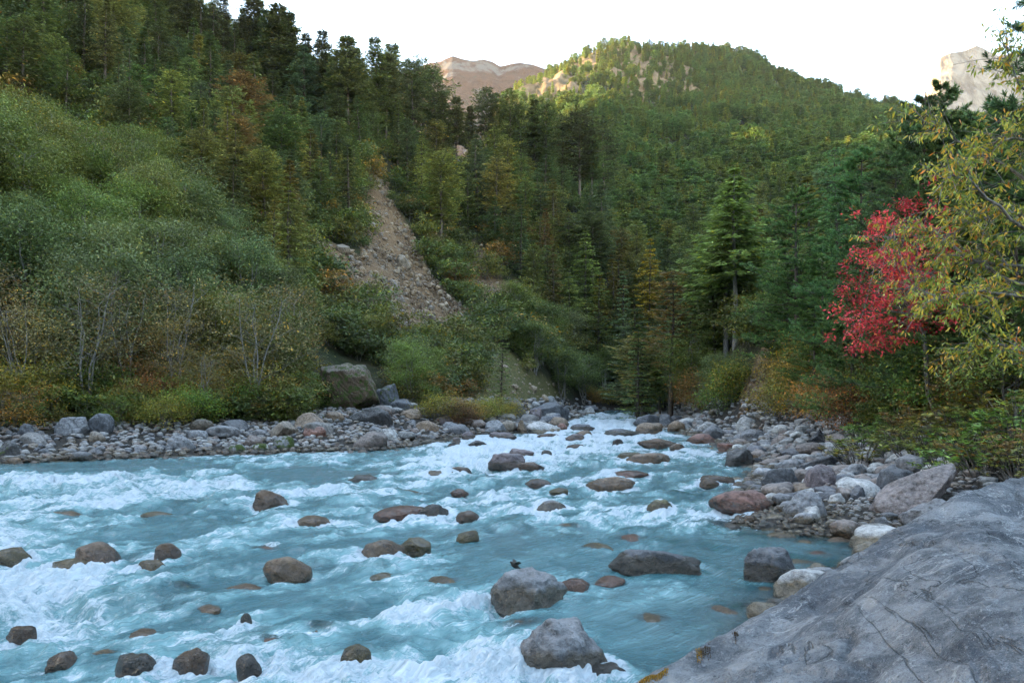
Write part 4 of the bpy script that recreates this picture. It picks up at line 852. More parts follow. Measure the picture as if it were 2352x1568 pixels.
def ctree(fx, Y, h, kind=None, wid=1.0, col=None, label=None, group='conifers covering the valley slope', name='conifer', z=None):
    X = float(f_u(fx))*Y; z = float(ground_z(X, Y)) if z is None else z
    m = {'s': R.choice(CON), 'o': R.choice(OLD), 'p': R.choice(PIN), 't': R.choice(PINB), 'k': R.choice(SKYC)}[kind or R.choice('sssop')]
    s_ = h/20.; return plant(name, m, (X, Y, z-.1), (s_*wid, s_*wid, s_), R.uniform(0, 6.28), col or jit(R.choice(NEED)), label, 'tree', group, lean=(R.gauss(0, .02), R.gauss(0, .02)))
def sky_tree(fx, fy_top, fy_base, kind, wid, label, Y=None, col=None, dY=0, **kw):
    if Y is None:
        X, Y, z = hit(fx, fy_base); Y += dY
    X = float(f_u(fx))*Y; z = float(ground_z(X, Y)); h = float(f_z(fy_top, Y))-z
    return ctree(fx, Y, max(h, 2), kind, wid*1.0, col, label, **kw)
# skyline trees and others that can be told apart
BLK = (.055, .070, .030)
SKY = [(400, -40, 60, 'o', 1.0, 'tall dark pine cut by the top edge where the ridge meets the sky'), (432, -60, 80, 'o', .9, 'second tall skyline pine from the top edge, thin crown with sky between boughs'),
 (463, -30, 95, 's', 1.1, 'dense dark skyline conifer left of a gap of bright sky'), (512, -35, 90, 'o', .8, 'slim bare-stemmed pine standing in the bright gap'), (556, 20, 125, 'o', .8, 'pine leaning over the bright gap beside the tallest one'),
 (580, -25, 135, 'o', 1.25, 'tallest skyline pine with a bluish layered top'), (612, 20, 170, 'o', 1.15, 'broad skyline pine just right of the tallest one'), (645, 8, 190, 'o', 1.45, 'wide round-crowned skyline pine with sky showing through'),
 (672, 60, 200, 's', 1.2, 'dark skyline conifer filling the foot of the wide round pine'), (702, 78, 215, 's', .95, 'narrow pointed skyline conifer with short side boughs'), (735, 70, 225, 's', 1.05, 'pointed skyline conifer left of the notch of sky'), (722, 130, 230, 'o', 1.2, 'lower bushy conifer under the pointed pair'),
 (770, 130, 250, 'o', 1.1, 'low conifer in the notch of sky on the ridge'), (800, 86, 262, 'o', 1.35, 'left one of the three tall conifers standing against the sky mid ridge'), (868, 82, 285, 'o', .95, 'slender middle conifer of the three against the sky mid ridge'), (902, 96, 295, 'o', 1.15, 'right one of the three conifers against the sky mid ridge'),
 (835, 150, 275, 's', 1.3, 'dense conifer between the tall skyline ones'), (775, 200, 300, 's', 1.4, 'dark conifer below the notch in the ridge'), (930, 150, 315, 'p', 1.0, 'pine at the left end of the open row with trunks in view'),
 (952, 136, 330, 'p', 1.0, 'flat-crowned pine in the open row, trunk in view'), (975, 140, 335, 'p', 1.1, 'tallest flat-crowned pine of the open row'), (1000, 160, 345, 'p', 1.1, 'right-hand pine of the open row, crown sloping down to the right'), (1017, 215, 350, 's', .9, 'small pine ending the open row'),
 (1048, 225, 355, 'o', 1.0, 'pale green young pine beyond the open row'), (1075, 245, 365, 's', 1.0, 'low conifer in the dip of the ridge'), (1115, 198, 385, 'p', 1.1, 'pointed pine left of the dark flat-topped one'), (1140, 215, 385, 'p', .9, 'slim pine touching the flat-topped one'),
 (1170, 203, 400, 'p', 1.0, 'dark flat-topped pine with a lit patch behind its crown'), (1200, 238, 400, 'p', .9, 'pine just right of the flat-topped one'), (1230, 225, 415, 's', 1.0, 'pointed conifer in front of the sunlit spur'), (1255, 235, 425, 'p', 1.1, 'round-topped dark pine in front of the sunlit spur'),
 (1290, 262, 445, 'p', .9, 'pine with a bare lower trunk right of the round-topped one'), (1330, 255, 465, 'p', 1.35, 'broad dark pine in the middle of the valley opening'), (1360, 290, 480, 's', 1.0, 'small conifer beside the broad dark pine'), (1390, 278, 500, 'p', 1.2, 'dark pine at the right end of the ridge line')]
occ = []
SKY += [(488, -20, 110, 's', 1.1, 'dark conifer standing left of the bright gap on the ridge'), (535, 40, 140, 's', 1.0, 'short conifer at the foot of the bright gap'), (600, 0, 150, 's', 1.2, 'dark conifer tucked behind the tallest skyline pine'), (628, 60, 190, 's', 1.3, 'shorter conifer in front of the broad skyline pine'), (660, 25, 200, 'o', 1.2, 'rounded pine crown right of the wide skyline pine'), (688, 110, 225, 's', 1.3, 'low dark conifer in front of the narrow pointed one'), (748, 120, 240, 's', 1.2, 'small conifer at the left edge of the sky notch'), (818, 110, 270, 'o', 1.2, 'ragged pine close behind the left one of the three'), (885, 120, 292, 's', 1.2, 'conifer between the slender and the right one of the three'), (360, -60, 60, 's', 1.3, 'dense conifer at the top edge left of the tall skyline pines')]
for (fx, ft, fb, kd, wd, lab) in SKY:
    o = sky_tree(fx, ft, fb+(62 if fx < 1050 else 25), ('k' if kd == 'o' or fx > 690 and kd == 's' else kd), wd*(.92 if kd in 'so' else .85), lab, col=jit(BLK, .15)); occ.append((o.location.x, o.location.y))
# named trees in the valley
sky_tree(1690, 388, 752, 't', 1.25, 'tall pine on the right bluff, front one of a pair of pale bare trunks', Y=78, col=(.10, .145, .05))
sky_tree(1668, 430, 755, 't', 1.2, 'pine behind the tall one on the bluff, its thinner trunk on the left', Y=82, col=(.09, .13, .045))
sky_tree(1645, 560, 760, 'p', 1.2, 'short pine with a dark lower trunk left of the tall bluff pair', Y=84, col=(.08, .12, .045))
sky_tree(1745, 540, 740, 's', 1.3, 'bushy pine right behind the tall bluff pair', Y=92, col=(.085, .12, .045))
sky_tree(1590, 640, 860, 's', 1.5, 'light green conifer on the slope left of the bluff pines', Y=92, col=(.09, .14, .055))
sky_tree(1935, 330, 760, 'o', .75, 'thin pine with a bare stem showing between two crown tufts', Y=62, col=(.055, .10, .045))
sky_tree(1490, 545, 700, 's', .9, 'narrow bright yellow larch among dark conifers', Y=190, col=(.20, .17, .02))
sky_tree(1374, 628, 735, 's', 1.3, 'small yellow green conifer below the forest in the valley centre', Y=178, col=(.12, .13, .02))
sky_tree(1790, 470, 720, 's', 1.1, 'pointed conifer behind the bluff pines', Y=140, col=(.045, .075, .036))
sky_tree(1430, 620, 850, 's', 1.0, 'grey green conifer low in the valley centre', Y=175)
occ += [(o.location.x, o.location.y) for o in bpy.data.objects if o.name.startswith('conifer') and o.type == 'EMPTY']

# forest on the slopes: collect spots, the largest in view become trees of their own
SCARX = [(842, 400), (905, 395), (930, 470), (975, 560), (1010, 620), (1060, 680), (1110, 735), (1115, 800), (890, 800), (800, 700), (700, 610), (690, 545), (770, 555), (822, 570), (828, 510)]
def near_occ(x, y, d, lst): return any((x-a)**2+(y-b)**2 < d*d for a, b in lst)
def scar_blocked(fx, fb, ft):
    pts = np.array([(fx, fb), (fx, (fb+ft)/2), (fx, ft+10), (fx-26, (fb+ft)/2), (fx+26, (fb+ft)/2), (fx+20, fb), (fx-20, fb), (fx+26, ft+30), (fx-26, ft+30)], float)
    return bool((in_poly(pts[:, 0], pts[:, 1], SCARX) | in_poly(pts[:, 0], pts[:, 1], SCAR2) | in_poly(pts[:, 0], pts[:, 1], CHUTE)).any())
ENVX = [-300, 0, 100, 250, 330, 420, 520, 560, 620, 700, 760, 850, 950, 1050, 1100, 1150, 1200]
ENVY = [120, 185, 200, 235, 300, 370, 440, 530, 590, 650, 690, 715, 755, 800, 845, 900, 930]
spots = []; tries = 0
cells = {}
def free(x, y, d):
    c = (int(x//6), int(y//6))
    for i in (-1, 0, 1):
        for j in (-1, 0, 1):
            for (a, b) in cells.get((c[0]+i, c[1]+j), ()):
                if (a-x)**2+(b-y)**2 < d*d: return False
    cells.setdefault(c, []).append((x, y)); return True
for (a, b) in occ: cells.setdefault((int(a//6), int(b//6)), []).append((a, b))
while tries < 9000:
    tries += 1; fx = R.uniform(-420, 2300); Y = math.sqrt(R.uniform(70**2, 275**2)); X = float(f_u(fx))*Y
    z = float(ground_z(X, Y)); F0, F1 = to_f(X, Y, z)
    if F1 < -250: continue
    left = fx < 1460
    if left:
        env = np.interp(fx, ENVX, ENVY)
        h = R.uniform(11, 21)*(1 if Y > 150 else .8)
        if F1 > env+120 and fx < 1160: continue
        if fx >= 1160 and Y < 165: continue
        if Y > 247 - max(0, (fx-900))*.03: continue
        if Y > 225: h *= .6
    else:
        h = R.uniform(9, 17)
        if Y < 85 or (Y < 100 and fx > 1950): continue
    ft = (HY-FPX*(z+h-H)/Y)/FK
    if scar_blocked(fx, F1, ft): continue
    if not free(X, Y, 5.6 if R.random() < .75 else 3.8): continue
    spots.append((h/Y, fx, Y, X, z, h, F1))
spots.sort(key=lambda q: -q[0]*(1 if -60 < q[1] < 2400 else .05))
print('forest spots', len(spots))
for i, (s_, fx, Y, X, z, h, F1) in enumerate(spots[:250]):
    autumn = R.random() < .035; col = jit((.10, .07, .03)) if autumn else jit(R.choice(NEED))
    kd = R.choice('sssssop'); shape = {'s': 'pointed', 'o': 'ragged layered', 'p': 'rounded open'}[kd]; hue = 'rusty' if autumn else ('dark green' if col[1] < .06 else 'mid green' if col[0] > .045 else 'blue green')
    ctree(fx, Y, h*R.choice([.75, 1, 1, 1.15]), kd, R.uniform(1.1, 1.6), col, '%s %s conifer %s' % (hue, shape, where(fx, F1-h/Y*FPX/FK*.5)))
# --- stuff built by instancing on points
def scatter(name, pts, sc, rz, idx, sources, label=None, cat=None):
    coll = bpy.data.collections.new(name+'_kinds')
    for i, me in enumerate(sources):
        so_ = bpy.data.objects.new('%s_kind_%02d' % (name, i), me); coll.objects.link(so_)
    me = bpy.data.meshes.new(name); n = len(pts); me.vertices.add(n); me.vertices.foreach_set('co', np.asarray(pts, np.float32).ravel())
    a = me.attributes.new('sc', 'FLOAT_VECTOR', 'POINT'); a.data.foreach_set('vector', np.asarray(sc, np.float32).ravel())
    a = me.attributes.new('ro', 'FLOAT_VECTOR', 'POINT'); a.data.foreach_set('vector', np.asarray(rz, np.float32).ravel())
    a = me.attributes.new('ix', 'INT', 'POINT'); a.data.foreach_set('value', np.asarray(idx, np.int32))
    for s_ in sources:
        for m_ in s_.materials:
            if m_.name not in [q.name for q in me.materials]: me.materials.append(m_)
    o = link(name, me); g = bpy.data.node_groups.new(name, 'GeometryNodeTree')
    g.interface.new_socket('Geometry', in_out='INPUT', socket_type='NodeSocketGeometry'); g.interface.new_socket('Geometry', in_out='OUTPUT', socket_type='NodeSocketGeometry')
    N = g.nodes.new; gi, go = N('NodeGroupInput'), N('NodeGroupOutput'); ip = N('GeometryNodeInstanceOnPoints'); ci = N('GeometryNodeCollectionInfo'); ci.inputs[0].default_value = coll; ci.inputs[1].default_value = True; ci.inputs[2].default_value = True
    def na(nm, t): x = N('GeometryNodeInputNamedAttribute'); x.data_type = t; x.inputs[0].default_value = nm; return x.outputs[0]
    L = g.links.new; L(gi.outputs[0], ip.inputs['Points']); L(ci.outputs[0], ip.inputs['Instance']); ip.inputs['Pick Instance'].default_value = True
    L(na('ix', 'INT'), ip.inputs['Instance Index']); L(na('sc', 'FLOAT_VECTOR'), ip.inputs['Scale']); e2 = N('FunctionNodeEulerToRotation'); L(na('ro', 'FLOAT_VECTOR'), e2.inputs[0]); L(e2.outputs[0], ip.inputs['Rotation']); L(ip.outputs[0], go.inputs[0])
    md = o.modifiers.new(name, 'NODES'); md.node_group = g; tag(o, label, cat, None, 'stuff'); return o
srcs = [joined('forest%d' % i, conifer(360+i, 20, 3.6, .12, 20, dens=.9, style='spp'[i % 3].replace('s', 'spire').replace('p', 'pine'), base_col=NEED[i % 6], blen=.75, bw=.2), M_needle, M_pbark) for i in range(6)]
rest = spots[250:]
n = len(rest); 
if n:
    hs = np.array([q[5] for q in rest])/20.
    scatter('forest_trees', [(q[3], q[2], q[4]-.2) for q in rest], np.stack([hs*1.15, hs*1.15, hs], -1), np.stack([0*hs, 0*hs, rng.uniform(0, 6.28, n)], -1), rng.integers(0, 6, n), srcs)
# far hill forest
FARC = [(.085, .135, .045), (.062, .105, .040), (.105, .150, .048), (.072, .118, .050), (.125, .145, .040), (.085, .118, .042)]
fsrc = [joined('far%d' % i, conifer(380+i, 14, 3.4 if i % 2 else 2.7, .08, 13, dens=.95, style=['spire', 'pine'][i % 2], base_col=FARC[i % 6], blen=.85, bw=.34, yel=.02), M_needle, M_pbark) for i in range(6)]
fsrc += [joined('farb%d' % i, broadleaf(395+i, 9, 3.6, 2, 1400, .5, .1, .1, base_col=[(.05, .085, .03), (.075, .10, .03)][i], yel=.03), M_leaf, M_bark) for i in range(2)]
n = 19000; fy_ = np.sqrt(rng.uniform(265**2, 790**2, n)); fu = rng.uniform(float(f_u(1000)), float(f_u(2500)), n); X = fu*fy_; Z = ground_z(X, fy_)
F0, F1 = to_f(X, fy_, Z); keepm = (table(X, fy_) > 20)
dens = fbm(X*.012, fy_*.012, 0, 3, 66); rk = (fy_ > 480)*(F0 > 1080)*(F0 < 1660)*(np.clip((1700-F0)/400, 0, 1))*(Z > 215)
pr = np.clip(1.0-.62*np.clip(rk, 0, 1)+.1*dens, .05, 1); pr = np.where((F0 > 1100) & (F0 < 1350) & (fy_ > 540), .16, pr)
pr = np.where((F0 > 1240) & (F0 < 1560) & (F1 < 175), .55, pr)
keepm &= rng.random(n) < pr; X, Yv, Z = X[keepm], fy_[keepm], Z[keepm]; n = len(X); F0 = F0[keepm]
hs = rng.uniform(.45, 1.0, n)*np.where((F0 < 1650) & (Yv > 480), .8, 1.0)
scatter('distant_forest', np.stack([X, Yv, Z-.5], -1), np.stack([hs*1.1, hs*1.1, hs], -1), np.stack([0*hs, 0*hs, rng.uniform(0, 6.28, n)], -1), rng.integers(0, 8, n), fsrc)
# single trees standing on the far crest
for (fx, ft, lab) in [(1352, 108, 'first lone tree at the left end of the far hilltop'), (1478, 100, 'bluish tree on the far hilltop near its middle'), (1492, 95, 'tallest bluish hilltop tree with a thin spire'), (1545, 102, 'left one of the small hilltop pair near two bare snags'), (1558, 100, 'right one of the small hilltop pair near two bare snags'), (1570, 98, 'pale hilltop tree just before the bare snags'), (1612, 110, 'windswept tree past the bare snags on the hilltop'), (1700, 117, 'round lone tree on the right shoulder of the far hill'), (1724, 120, 'darker lone tree farther right on the far hill shoulder')]:
    X = float(f_u(fx)); ys = np.linspace(600, 780, 90); zz = ground_z(X*ys, ys); j = int(np.argmin(HY-FPX*(zz-H)/ys)); ctree(fx, ys[j], max(6, float(f_z(ft-6, ys[j]))-zz[j]), 'o', 1.3, jit((.03, .055, .035)), lab, 'lone trees on the far hilltop')

# undergrowth over the slopes
RY_EST = hit(2155, 968)[1]
us = [joined('under%d' % i, broadleaf(410+i, 2.4, 1.7, 3, 1100, .26, .03, .0, base_col=[(.045, .065, .020), (.065, .075, .022), (.035, .055, .022), (.10, .070, .022)][i], yel=.1), M_leaf, M_bark) for i in range(4)]
n = 11000; Yv = np.exp(rng.uniform(math.log(26), math.log(262), n)); fu = rng.uniform(-.95, .95, n); X = fu*Yv; Z = ground_z(X, Yv); F0, F1 = to_f(X, Yv, Z); sd = river_sd(X, Yv)
bad = in_poly(F0, F1, SCAR) & (Yv < 250) & (rng.random(n) < .985) | in_poly(F0, F1, SCAR2) & (rng.random(n) < .9) | in_poly(F0, F1, CHUTE) | in_poly(F0, F1, GRASSY) & (rng.random(n) < .8)
bad |= (F0 > 700) & (F0 < 930) & (Yv < 80)
bad |= (F0 > 2070) & (F0 < 2215) & (F1 > 740) & (Yv < RY_EST+1.5)
kp = ~bad & (sd > np.where(X > 2, np.where(Yv < 35, 5.5, 7.5), 9.5)) & (Z > .8) & ((fu < .16) | (Z > 1.2)); X, Yv, Z = X[kp], Yv[kp], Z[kp]; n = len(X); hs = rng.uniform(.5, 1.4, n)*np.clip(Yv/70, .5, 1.8)
scatter('undergrowth', np.stack([X, Yv, Z-.2], -1), np.stack([hs*1.1, hs*1.1, hs], -1), np.stack([0*hs, 0*hs, rng.uniform(0, 6.28, n)], -1), rng.choice(4, n, p=[.35, .28, .27, .10]), us)

# ------------------------------------------------------------------ alders of the left bank
ALD = [split_meshes('alder%d' % i, broadleaf(430+i, 9, [2.8, 3.4, 2.4, 3.0, 2.6][i], [3, 4, 2, 3, 5][i], 11500, .215, .085, .22, yel=.05), M_leaf, M_palebark) for i in range(5)]
THIN = [split_meshes('thin_alder%d' % i, broadleaf(440+i, 9, 2.8, 4, 5500, .17, .075, .15, yel=.12, thinness=1.6), M_leaf, M_palebark) for i in range(2)]
AC = [(.058, .086, .027), (.050, .076, .028), (.066, .092, .027), (.060, .082, .038), (.078, .090, .028)]
acells = []; made = 0; tries = 0
while made < 135 and tries < 6000:
    tries += 1; fx = R.uniform(-330, 1130); Y = math.exp(R.uniform(math.log(46), math.log(116))); X = float(f_u(fx))*Y; z = float(ground_z(X, Y)); F0, F1 = to_f(X, Y, z)
    if float(river_sd(np.array([X]), np.array([Y]))[0]) < 10.5: continue
    env = np.interp(fx, ENVX, ENVY)+float(fbm(np.array([fx*.022]), np.array([1.]), 0, 3, 12)[0])*(34 if fx < 560 else 12)+R.uniform(-12, 16); h = R.uniform(5.0, 11); ft = (HY-FPX*(z+h-H)/Y)/FK
    if ft < env-12:
        h = (float(f_z(env+R.uniform(0, 14), Y))-z)
        if h < 4 or h > 12: continue
    if near_occ(X, Y, 3.1, acells): continue
    if 700 < fx < 900 and Y < 84: continue
    if 1040 < fx < 1300 and F1 > 880 and Y < 90: continue
    acells.append((X, Y)); made += 1
    low_ = F1 > 850 and fx < 720
    if low_ and R.random() < .6: m, col, word = R.choice(THIN), jit(R.choice([(.085, .085, .045), (.07, .08, .045), (.10, .085, .04)])), 'thin half-bare grey brown alder'
    else:
        m = R.choice(ALD); ci_ = R.randrange(5); col = jit(AC[ci_], .26); word = ['leafy green alder', 'dark green alder', 'bright green alder', 'silvery green alder', 'yellowish green alder'][ci_]
        if fx < 420 and ft < 420: col = jit((.066, .088, .027), .24); word = 'olive round-topped alder'
    s_ = h/9.; plant('alder_tree', m, (X, Y, z-.1), (s_*1.1, s_*1.1, s_), R.uniform(0, 6.28), col, '%s %s' % (word, where(fx, (F1+ft)/2)), 'tree', 'alders on the left bank')
print('alders', made)
# broadleaf trees at the valley foot and on the right slope
for (fx, fb, h, Y, ci_) in [(1230, 880, 9, 120, 0), (1290, 860, 10, 135, 1), (1340, 850, 11, 150, 1), (1260, 800, 10, 145, 0), (1180, 760, 9, 138, 2), (1320, 790, 10, 165, 3), (1390, 880, 10, 165, 1), (1420, 800, 12, 178, 3), (1300, 740, 9, 178, 1), (1450, 900, 9, 168, 0),
    (1540, 900, 10, 95, 1), (1600, 900, 10, 84, 0), (1570, 840, 9, 110, 3), (1650, 880, 5, 72, 3), (1620, 800, 8, 92, 1), (1690, 880, 4, 66, 0), (1510, 860, 11, 140, 1), (1560, 760, 10, 150, 3), (1840, 760, 8, 62, 0), (1900, 700, 9, 70, 2), (1380, 730, 8, 190, 3), (1240, 690, 8, 178, 0), (1480, 800, 9, 190, 1), (1545, 700, 10, 190, 0)]:
    X = float(f_u(fx))*Y; z = float(ground_z(X, Y)); s_ = h/9.; F0, F1 = to_f(X, Y, z)
    plant('broadleaf_tree', R.choice(ALD), (X, Y, z-.2), (s_*1.3, s_*1.3, s_), R.uniform(0, 6.28), jit(AC[ci_], .1), '%s broadleaf tree %s' % (['green', 'dark green', 'bright green', 'silvery green'][ci_], where(fx, F1-60)), 'tree', 'broadleaf trees at the valley foot')

# ------------------------------------------------------------------ right bank
NP = [split_meshes('near_pine%d' % i, needle_pine(460+i, 12, 3.0, .08, 25, 1.15), M_needle, M_pbark) for i in range(3)]
print('near pine faces', len(NP[0][1].polygons))
for (fx, ft, Y, wd, col, lab) in [(1830, 420, 56, 1.2, (.05, .095, .038), 'green long-needled pine above the bare earth chute'), (1890, 560, 52, 1.2, (.055, .105, .04), 'bright green young pine left of the red tree'), (1810, 600, 58, 1.1, (.05, .10, .038), 'soft green pine at the top of the chute'),
   (1980, 330, 46, 1.1, (.045, .09, .04), 'tall pine directly behind the red tree'), (2060, 300, 40, 1.0, (.045, .085, .036), 'pine behind the crown of the red tree'), (2125, 200, 34, 1.0, (.035, .062, .034), 'tall dark pine at the right with its top below the pale cliff'), (2120, 240, 30, .9, (.04, .07, .034), 'bluish pine tips standing out against the sky'),
   (2160, 175, 37, .9, (.04, .07, .034), 'pine whose thin top stands against the pale cliff'), (2185, 250, 29, 1.0, (.045, .08, .034), 'shorter pine below the pale cliff'), (2210, 245, 32, 1.1, (.045, .082, .034), 'broad pine in front of the pale cliff'), (2300, 215, 30, 1.1, (.05, .095, .034), 'green pine rising to the right of the pale cliff'), (2440, -160, 27, 1.0, (.038, .07, .038), 'tallest pine whose bluish needles cross the top right corner'), (1870, 700, 47, 1.0, (.06, .11, .038), 'short bushy pine low on the bank near the chute'), (1960, 640, 36, 1.0, (.055, .10, .04), 'young pine hidden behind the red leaves'), (2240, 420, 27, 1.2, (.05, .09, .03), 'pine behind the yellow-leaved branches'), (1805, 560, 64, 1.2, (.05, .09, .036), 'pine just right of the bluff pair trunks'), (2330, 500, 24, 1.3, (.04, .075, .03), 'dark pine behind the yellow branches at the picture edge'), (2010, 480, 56, 1.3, (.045, .085, .036), 'pine on the slope between the bare-stemmed pine and the red tree'), (2080, 420, 60, 1.3, (.05, .09, .036), 'shaded pine farther up behind the red tree'), (2180, 640, 30, 1.2, (.045, .08, .03), 'low dark pine just behind the red tree trunk')]:
    X = float(f_u(fx))*Y; z = float(ground_z(X, Y)); h = max(3, float(f_z(ft, Y))-z); s_ = h/12.; wq = max(s_, .75)*wd
    plant('pine_tree', R.choice(NP), (X, Y, z-.2), (wq, wq, s_), R.uniform(0, 6.28), col, lab, 'tree', 'long-needled pines on the right bank')

# red tree: curved trunk leaning left
def custom_tree(seed, base, trunk, cl_fn, ncl, per, leaf, asp, colf, mleaf, mbark, th, sg, droop):
    g = np.random.default_rng(seed); tr_ = np.array(trunk, float); paths = [(tr_, np.linspace(th, th*.45, len(tr_)))]
    cl = cl_fn(g, ncl); P0 = tr_[-1]
    for c in cl[::4]:
        j = g.integers(len(tr_)//2, len(tr_)); st_ = tr_[j]; mid = (st_+c)/2+np.array([0, 0, .12*np.linalg.norm(c-st_)]); paths.append((bend(st_, mid, 0, 3, g, .02), np.linspace(th*.22, th*.12, 3))); paths.append((bend(mid, c, 0, 3, g, .03), np.linspace(th*.12, .006, 3)))
    ids = np.repeat(np.arange(len(cl)), per); n = len(ids); Pp = cl[ids]+g.normal(0, 1, (n, 3))*np.array(sg); D = g.normal(0, 1, (n, 3)); D[:, 2] = D[:, 2]*.5-droop
    L = leaf*g.uniform(.65, 1.25, n); V, F_ = blades(Pp, D, L, L*asp, g); c = np.repeat(colf(g, n, ids, len(cl)), 4, 0)
    return tubes(paths, 6), (V, F_, c)
rt = hit(2155, 968); RY = rt[1]; pm = FK*RY/FPX      # metres per F pixel at the red tree
def rp_(fx, fy, dy=0): return np.array([(fx-2155)*pm, dy, (968-fy)*pm])
def red_clusters(g, n):
    bl = [(2060, 490, 45, 30), (2030, 520, 60, 40), (2080, 560, 85, 50), (2010, 590, 60, 40), (2120, 590, 70, 50), (2050, 640, 80, 35), (1990, 690, 55, 28), (2080, 690, 90, 35), (2140, 660, 45, 45), (1975, 740, 50, 25), (2040, 740, 70, 25), (2110, 740, 60, 25), (2000, 790, 70, 18), (2060, 785, 50, 18), (2150, 700, 40, 30), (1998, 878, 12, 8), (1950, 770, 20, 12)]
    wt = np.array([b[2]*b[3] for b in bl], float); wt /= wt.sum(); out = []
    for i in g.choice(len(bl), n, p=wt):
        b = bl[i]; out.append(rp_(b[0]+g.normal(0, .5)*b[2], b[1]+g.normal(0, .5)*b[3], g.normal(0, .9)))
    return np.array(out)
def redc(g, n, ids, k_):
    cl_ = g.uniform(.55, 1.35, k_)[ids][:, None]; c = np.tile([.27, .032, .048], (n, 1))*cl_*g.uniform(.7, 1.35, (n, 1)); o = g.random((n, 1)) < .1; return np.where(o, np.array([.34, .10, .04])*cl_, c)
trunk = [rp_(2165, 975), rp_(2150, 950), rp_(2133, 905, .02), rp_(2128, 860), rp_(2129, 820, .05), rp_(2122, 770), rp_(2105, 720, .1), rp_(2090, 660, .1), rp_(2070, 590, .1), rp_(2055, 520)]
mr = split_meshes('red_tree', custom_tree(500, None, trunk, red_clusters, 300, 24, .16, .42, redc, M_leaf, M_palebark, .10, (.16, .16, .10), .35), M_leaf, M_palebark)
plant('red_leaved_tree', mr, (rt[0], RY, rt[2]), (1, 1, 1), 0, (1, 1, 1), 'slender crimson red autumn tree with a curved grey trunk on the right bank', 'tree', None)
# yellow-leaved tree reaching in from the right
YT = 12.5; pmy = FK*YT/FPX; yx = float(f_u(2520))*YT; yz = float(ground_z(yx, YT)); 
def yp(fx, fy, dy=0): return np.array([(fx-2520)*pmy, dy, float(f_z(fy, YT))-yz])
def yel_tree():
    g = np.random.default_rng(511); paths = [([yp(2530, 1030)-np.array([0, 0, .6]), yp(2510, 900), yp(2530, 700), yp(2480, 450), yp(2500, 250)], [.13, .12, .10, .08, .05])]
    bo = [[(2520, 680), (2352, 640), (2250, 560), (2200, 500), (2140, 530)], [(2500, 600), (2352, 560), (2230, 480), (2160, 430), (2090, 450)], [(2500, 500), (2380, 420), (2290, 350), (2200, 300), (2150, 260)], [(2520, 720), (2352, 680), (2220, 672), (2140, 690), (2090, 700)],
          [(2510, 640), (2352, 600), (2260, 590), (2200, 620), (2140, 640)], [(2520, 760), (2400, 700), (2330, 680), (2260, 690), (2200, 720)], [(2490, 420), (2400, 300), (2340, 240), (2290, 180), (2270, 150)], [(2500, 560), (2400, 500), (2330, 480), (2250, 500), (2180, 540)], [(2490, 400), (2420, 360), (2330, 330), (2260, 340), (2200, 380)], [(2520, 660), (2430, 660), (2352, 600), (2290, 520), (2240, 420)], [(2510, 900), (2450, 840), (2400, 800), (2350, 780), (2310, 800)], [(2510, 600), (2420, 540), (2360, 420), (2330, 330), (2320, 280)]]
    tips = []
    for bi, b in enumerate(bo):
        dy = g.uniform(-1.3, 1.3); p = np.array([yp(q[0], q[1], dy*i/4) for i, q in enumerate(b)]); p = np.stack([np.interp(np.linspace(0, 4, 14), range(5), p[:, i]) for i in range(3)], 1); p[1:-1] += g.normal(0, .025, (12, 3)); paths.append((p, np.linspace(.040, .007, 14)))
        for s_ in range(40):
            j = g.integers(4, 14); c = p[j]; d = unit(p[j]-p[j-2])+g.normal(0, .65, 3); d[2] -= .05; L = g.uniform(.25, .85); e = c+unit(d)*L; paths.append((np.array([c, (c+e)/2+[0, 0, .03], e]), [.007, .005, .003]))
            for t_ in np.linspace(.25, 1, 5): tips.append(c+(e-c)*t_)
    tips = np.array(tips); keep_ = g.random(len(tips)) < .62; tips = tips[keep_]; per = 5; ids = np.repeat(np.arange(len(tips)), per); n = len(ids); Pp = tips[ids]+g.normal(0, .04, (n, 3)); D = g.normal(0, .6, (n, 3)); D[:, 2] = -.75+g.normal(0, .35, n); D[:, 0] -= .25
    L = g.uniform(.08, .145, n); V, F_ = blades(Pp, D, L, L*.30, g, updir=g.normal(0, 1, (n, 3)))
    pal = np.array([(.15, .135, .02), (.095, .115, .022), (.06, .09, .024), (.20, .12, .02), (.20, .08, .02)]); ci_ = g.choice(5, n, p=[.24, .32, .30, .10, .04]); c = pal[ci_]*g.uniform(.8, 1.75, (n, 1))
    return tubes(paths, 5), (V, F_, np.repeat(c, 4, 0))
plant('yellow_leaved_tree', split_meshes('yellow_tree', yel_tree(), M_leaf, M_palebark), (yx, YT, yz), (1, 1, 1), 0, (1, 1, 1), 'tree with drooping yellow green leaves on grey branches reaching in from the right', 'tree', None, pn=('trunk', 'crown'))

# shrubs: rosettes, leafy bushes, yellow ones
WH = [split_meshes('rosette%d' % i, whorl_shrub(520+i, 1.0, .85, 34), M_gloss, M_bark) for i in range(3)]
BU = [split_meshes('bush%d' % i, broadleaf(530+i, 1.6, 1.2, 5, 5200, .095, .02, .0, yel=.16, thinness=.9), M_leaf, M_bark) for i in range(3)]
def bush(fx, fb, size, col, label, m=None, group='bushes along the banks', Y=None, name='bush', flat=1.0):
    X, Yh, z = hit(fx, fb)
    if Y is not None: Yh = Y; X = float(f_u(fx))*Y; z = float(ground_z(X, Y))
    me = R.choice(m or BU); s_ = size
    return plant(name, me, (X, Yh, z-.08), (s_, s_, s_*flat), R.uniform(0, 6.28), col, label, 'bush', group, pn=('stem', 'foliage'))
OR_, YG_, GN, RB_, OLV = (.12, .085, .024), (.095, .10, .022), (.055, .10, .025), (.11, .06, .028), (.085, .08, .028)
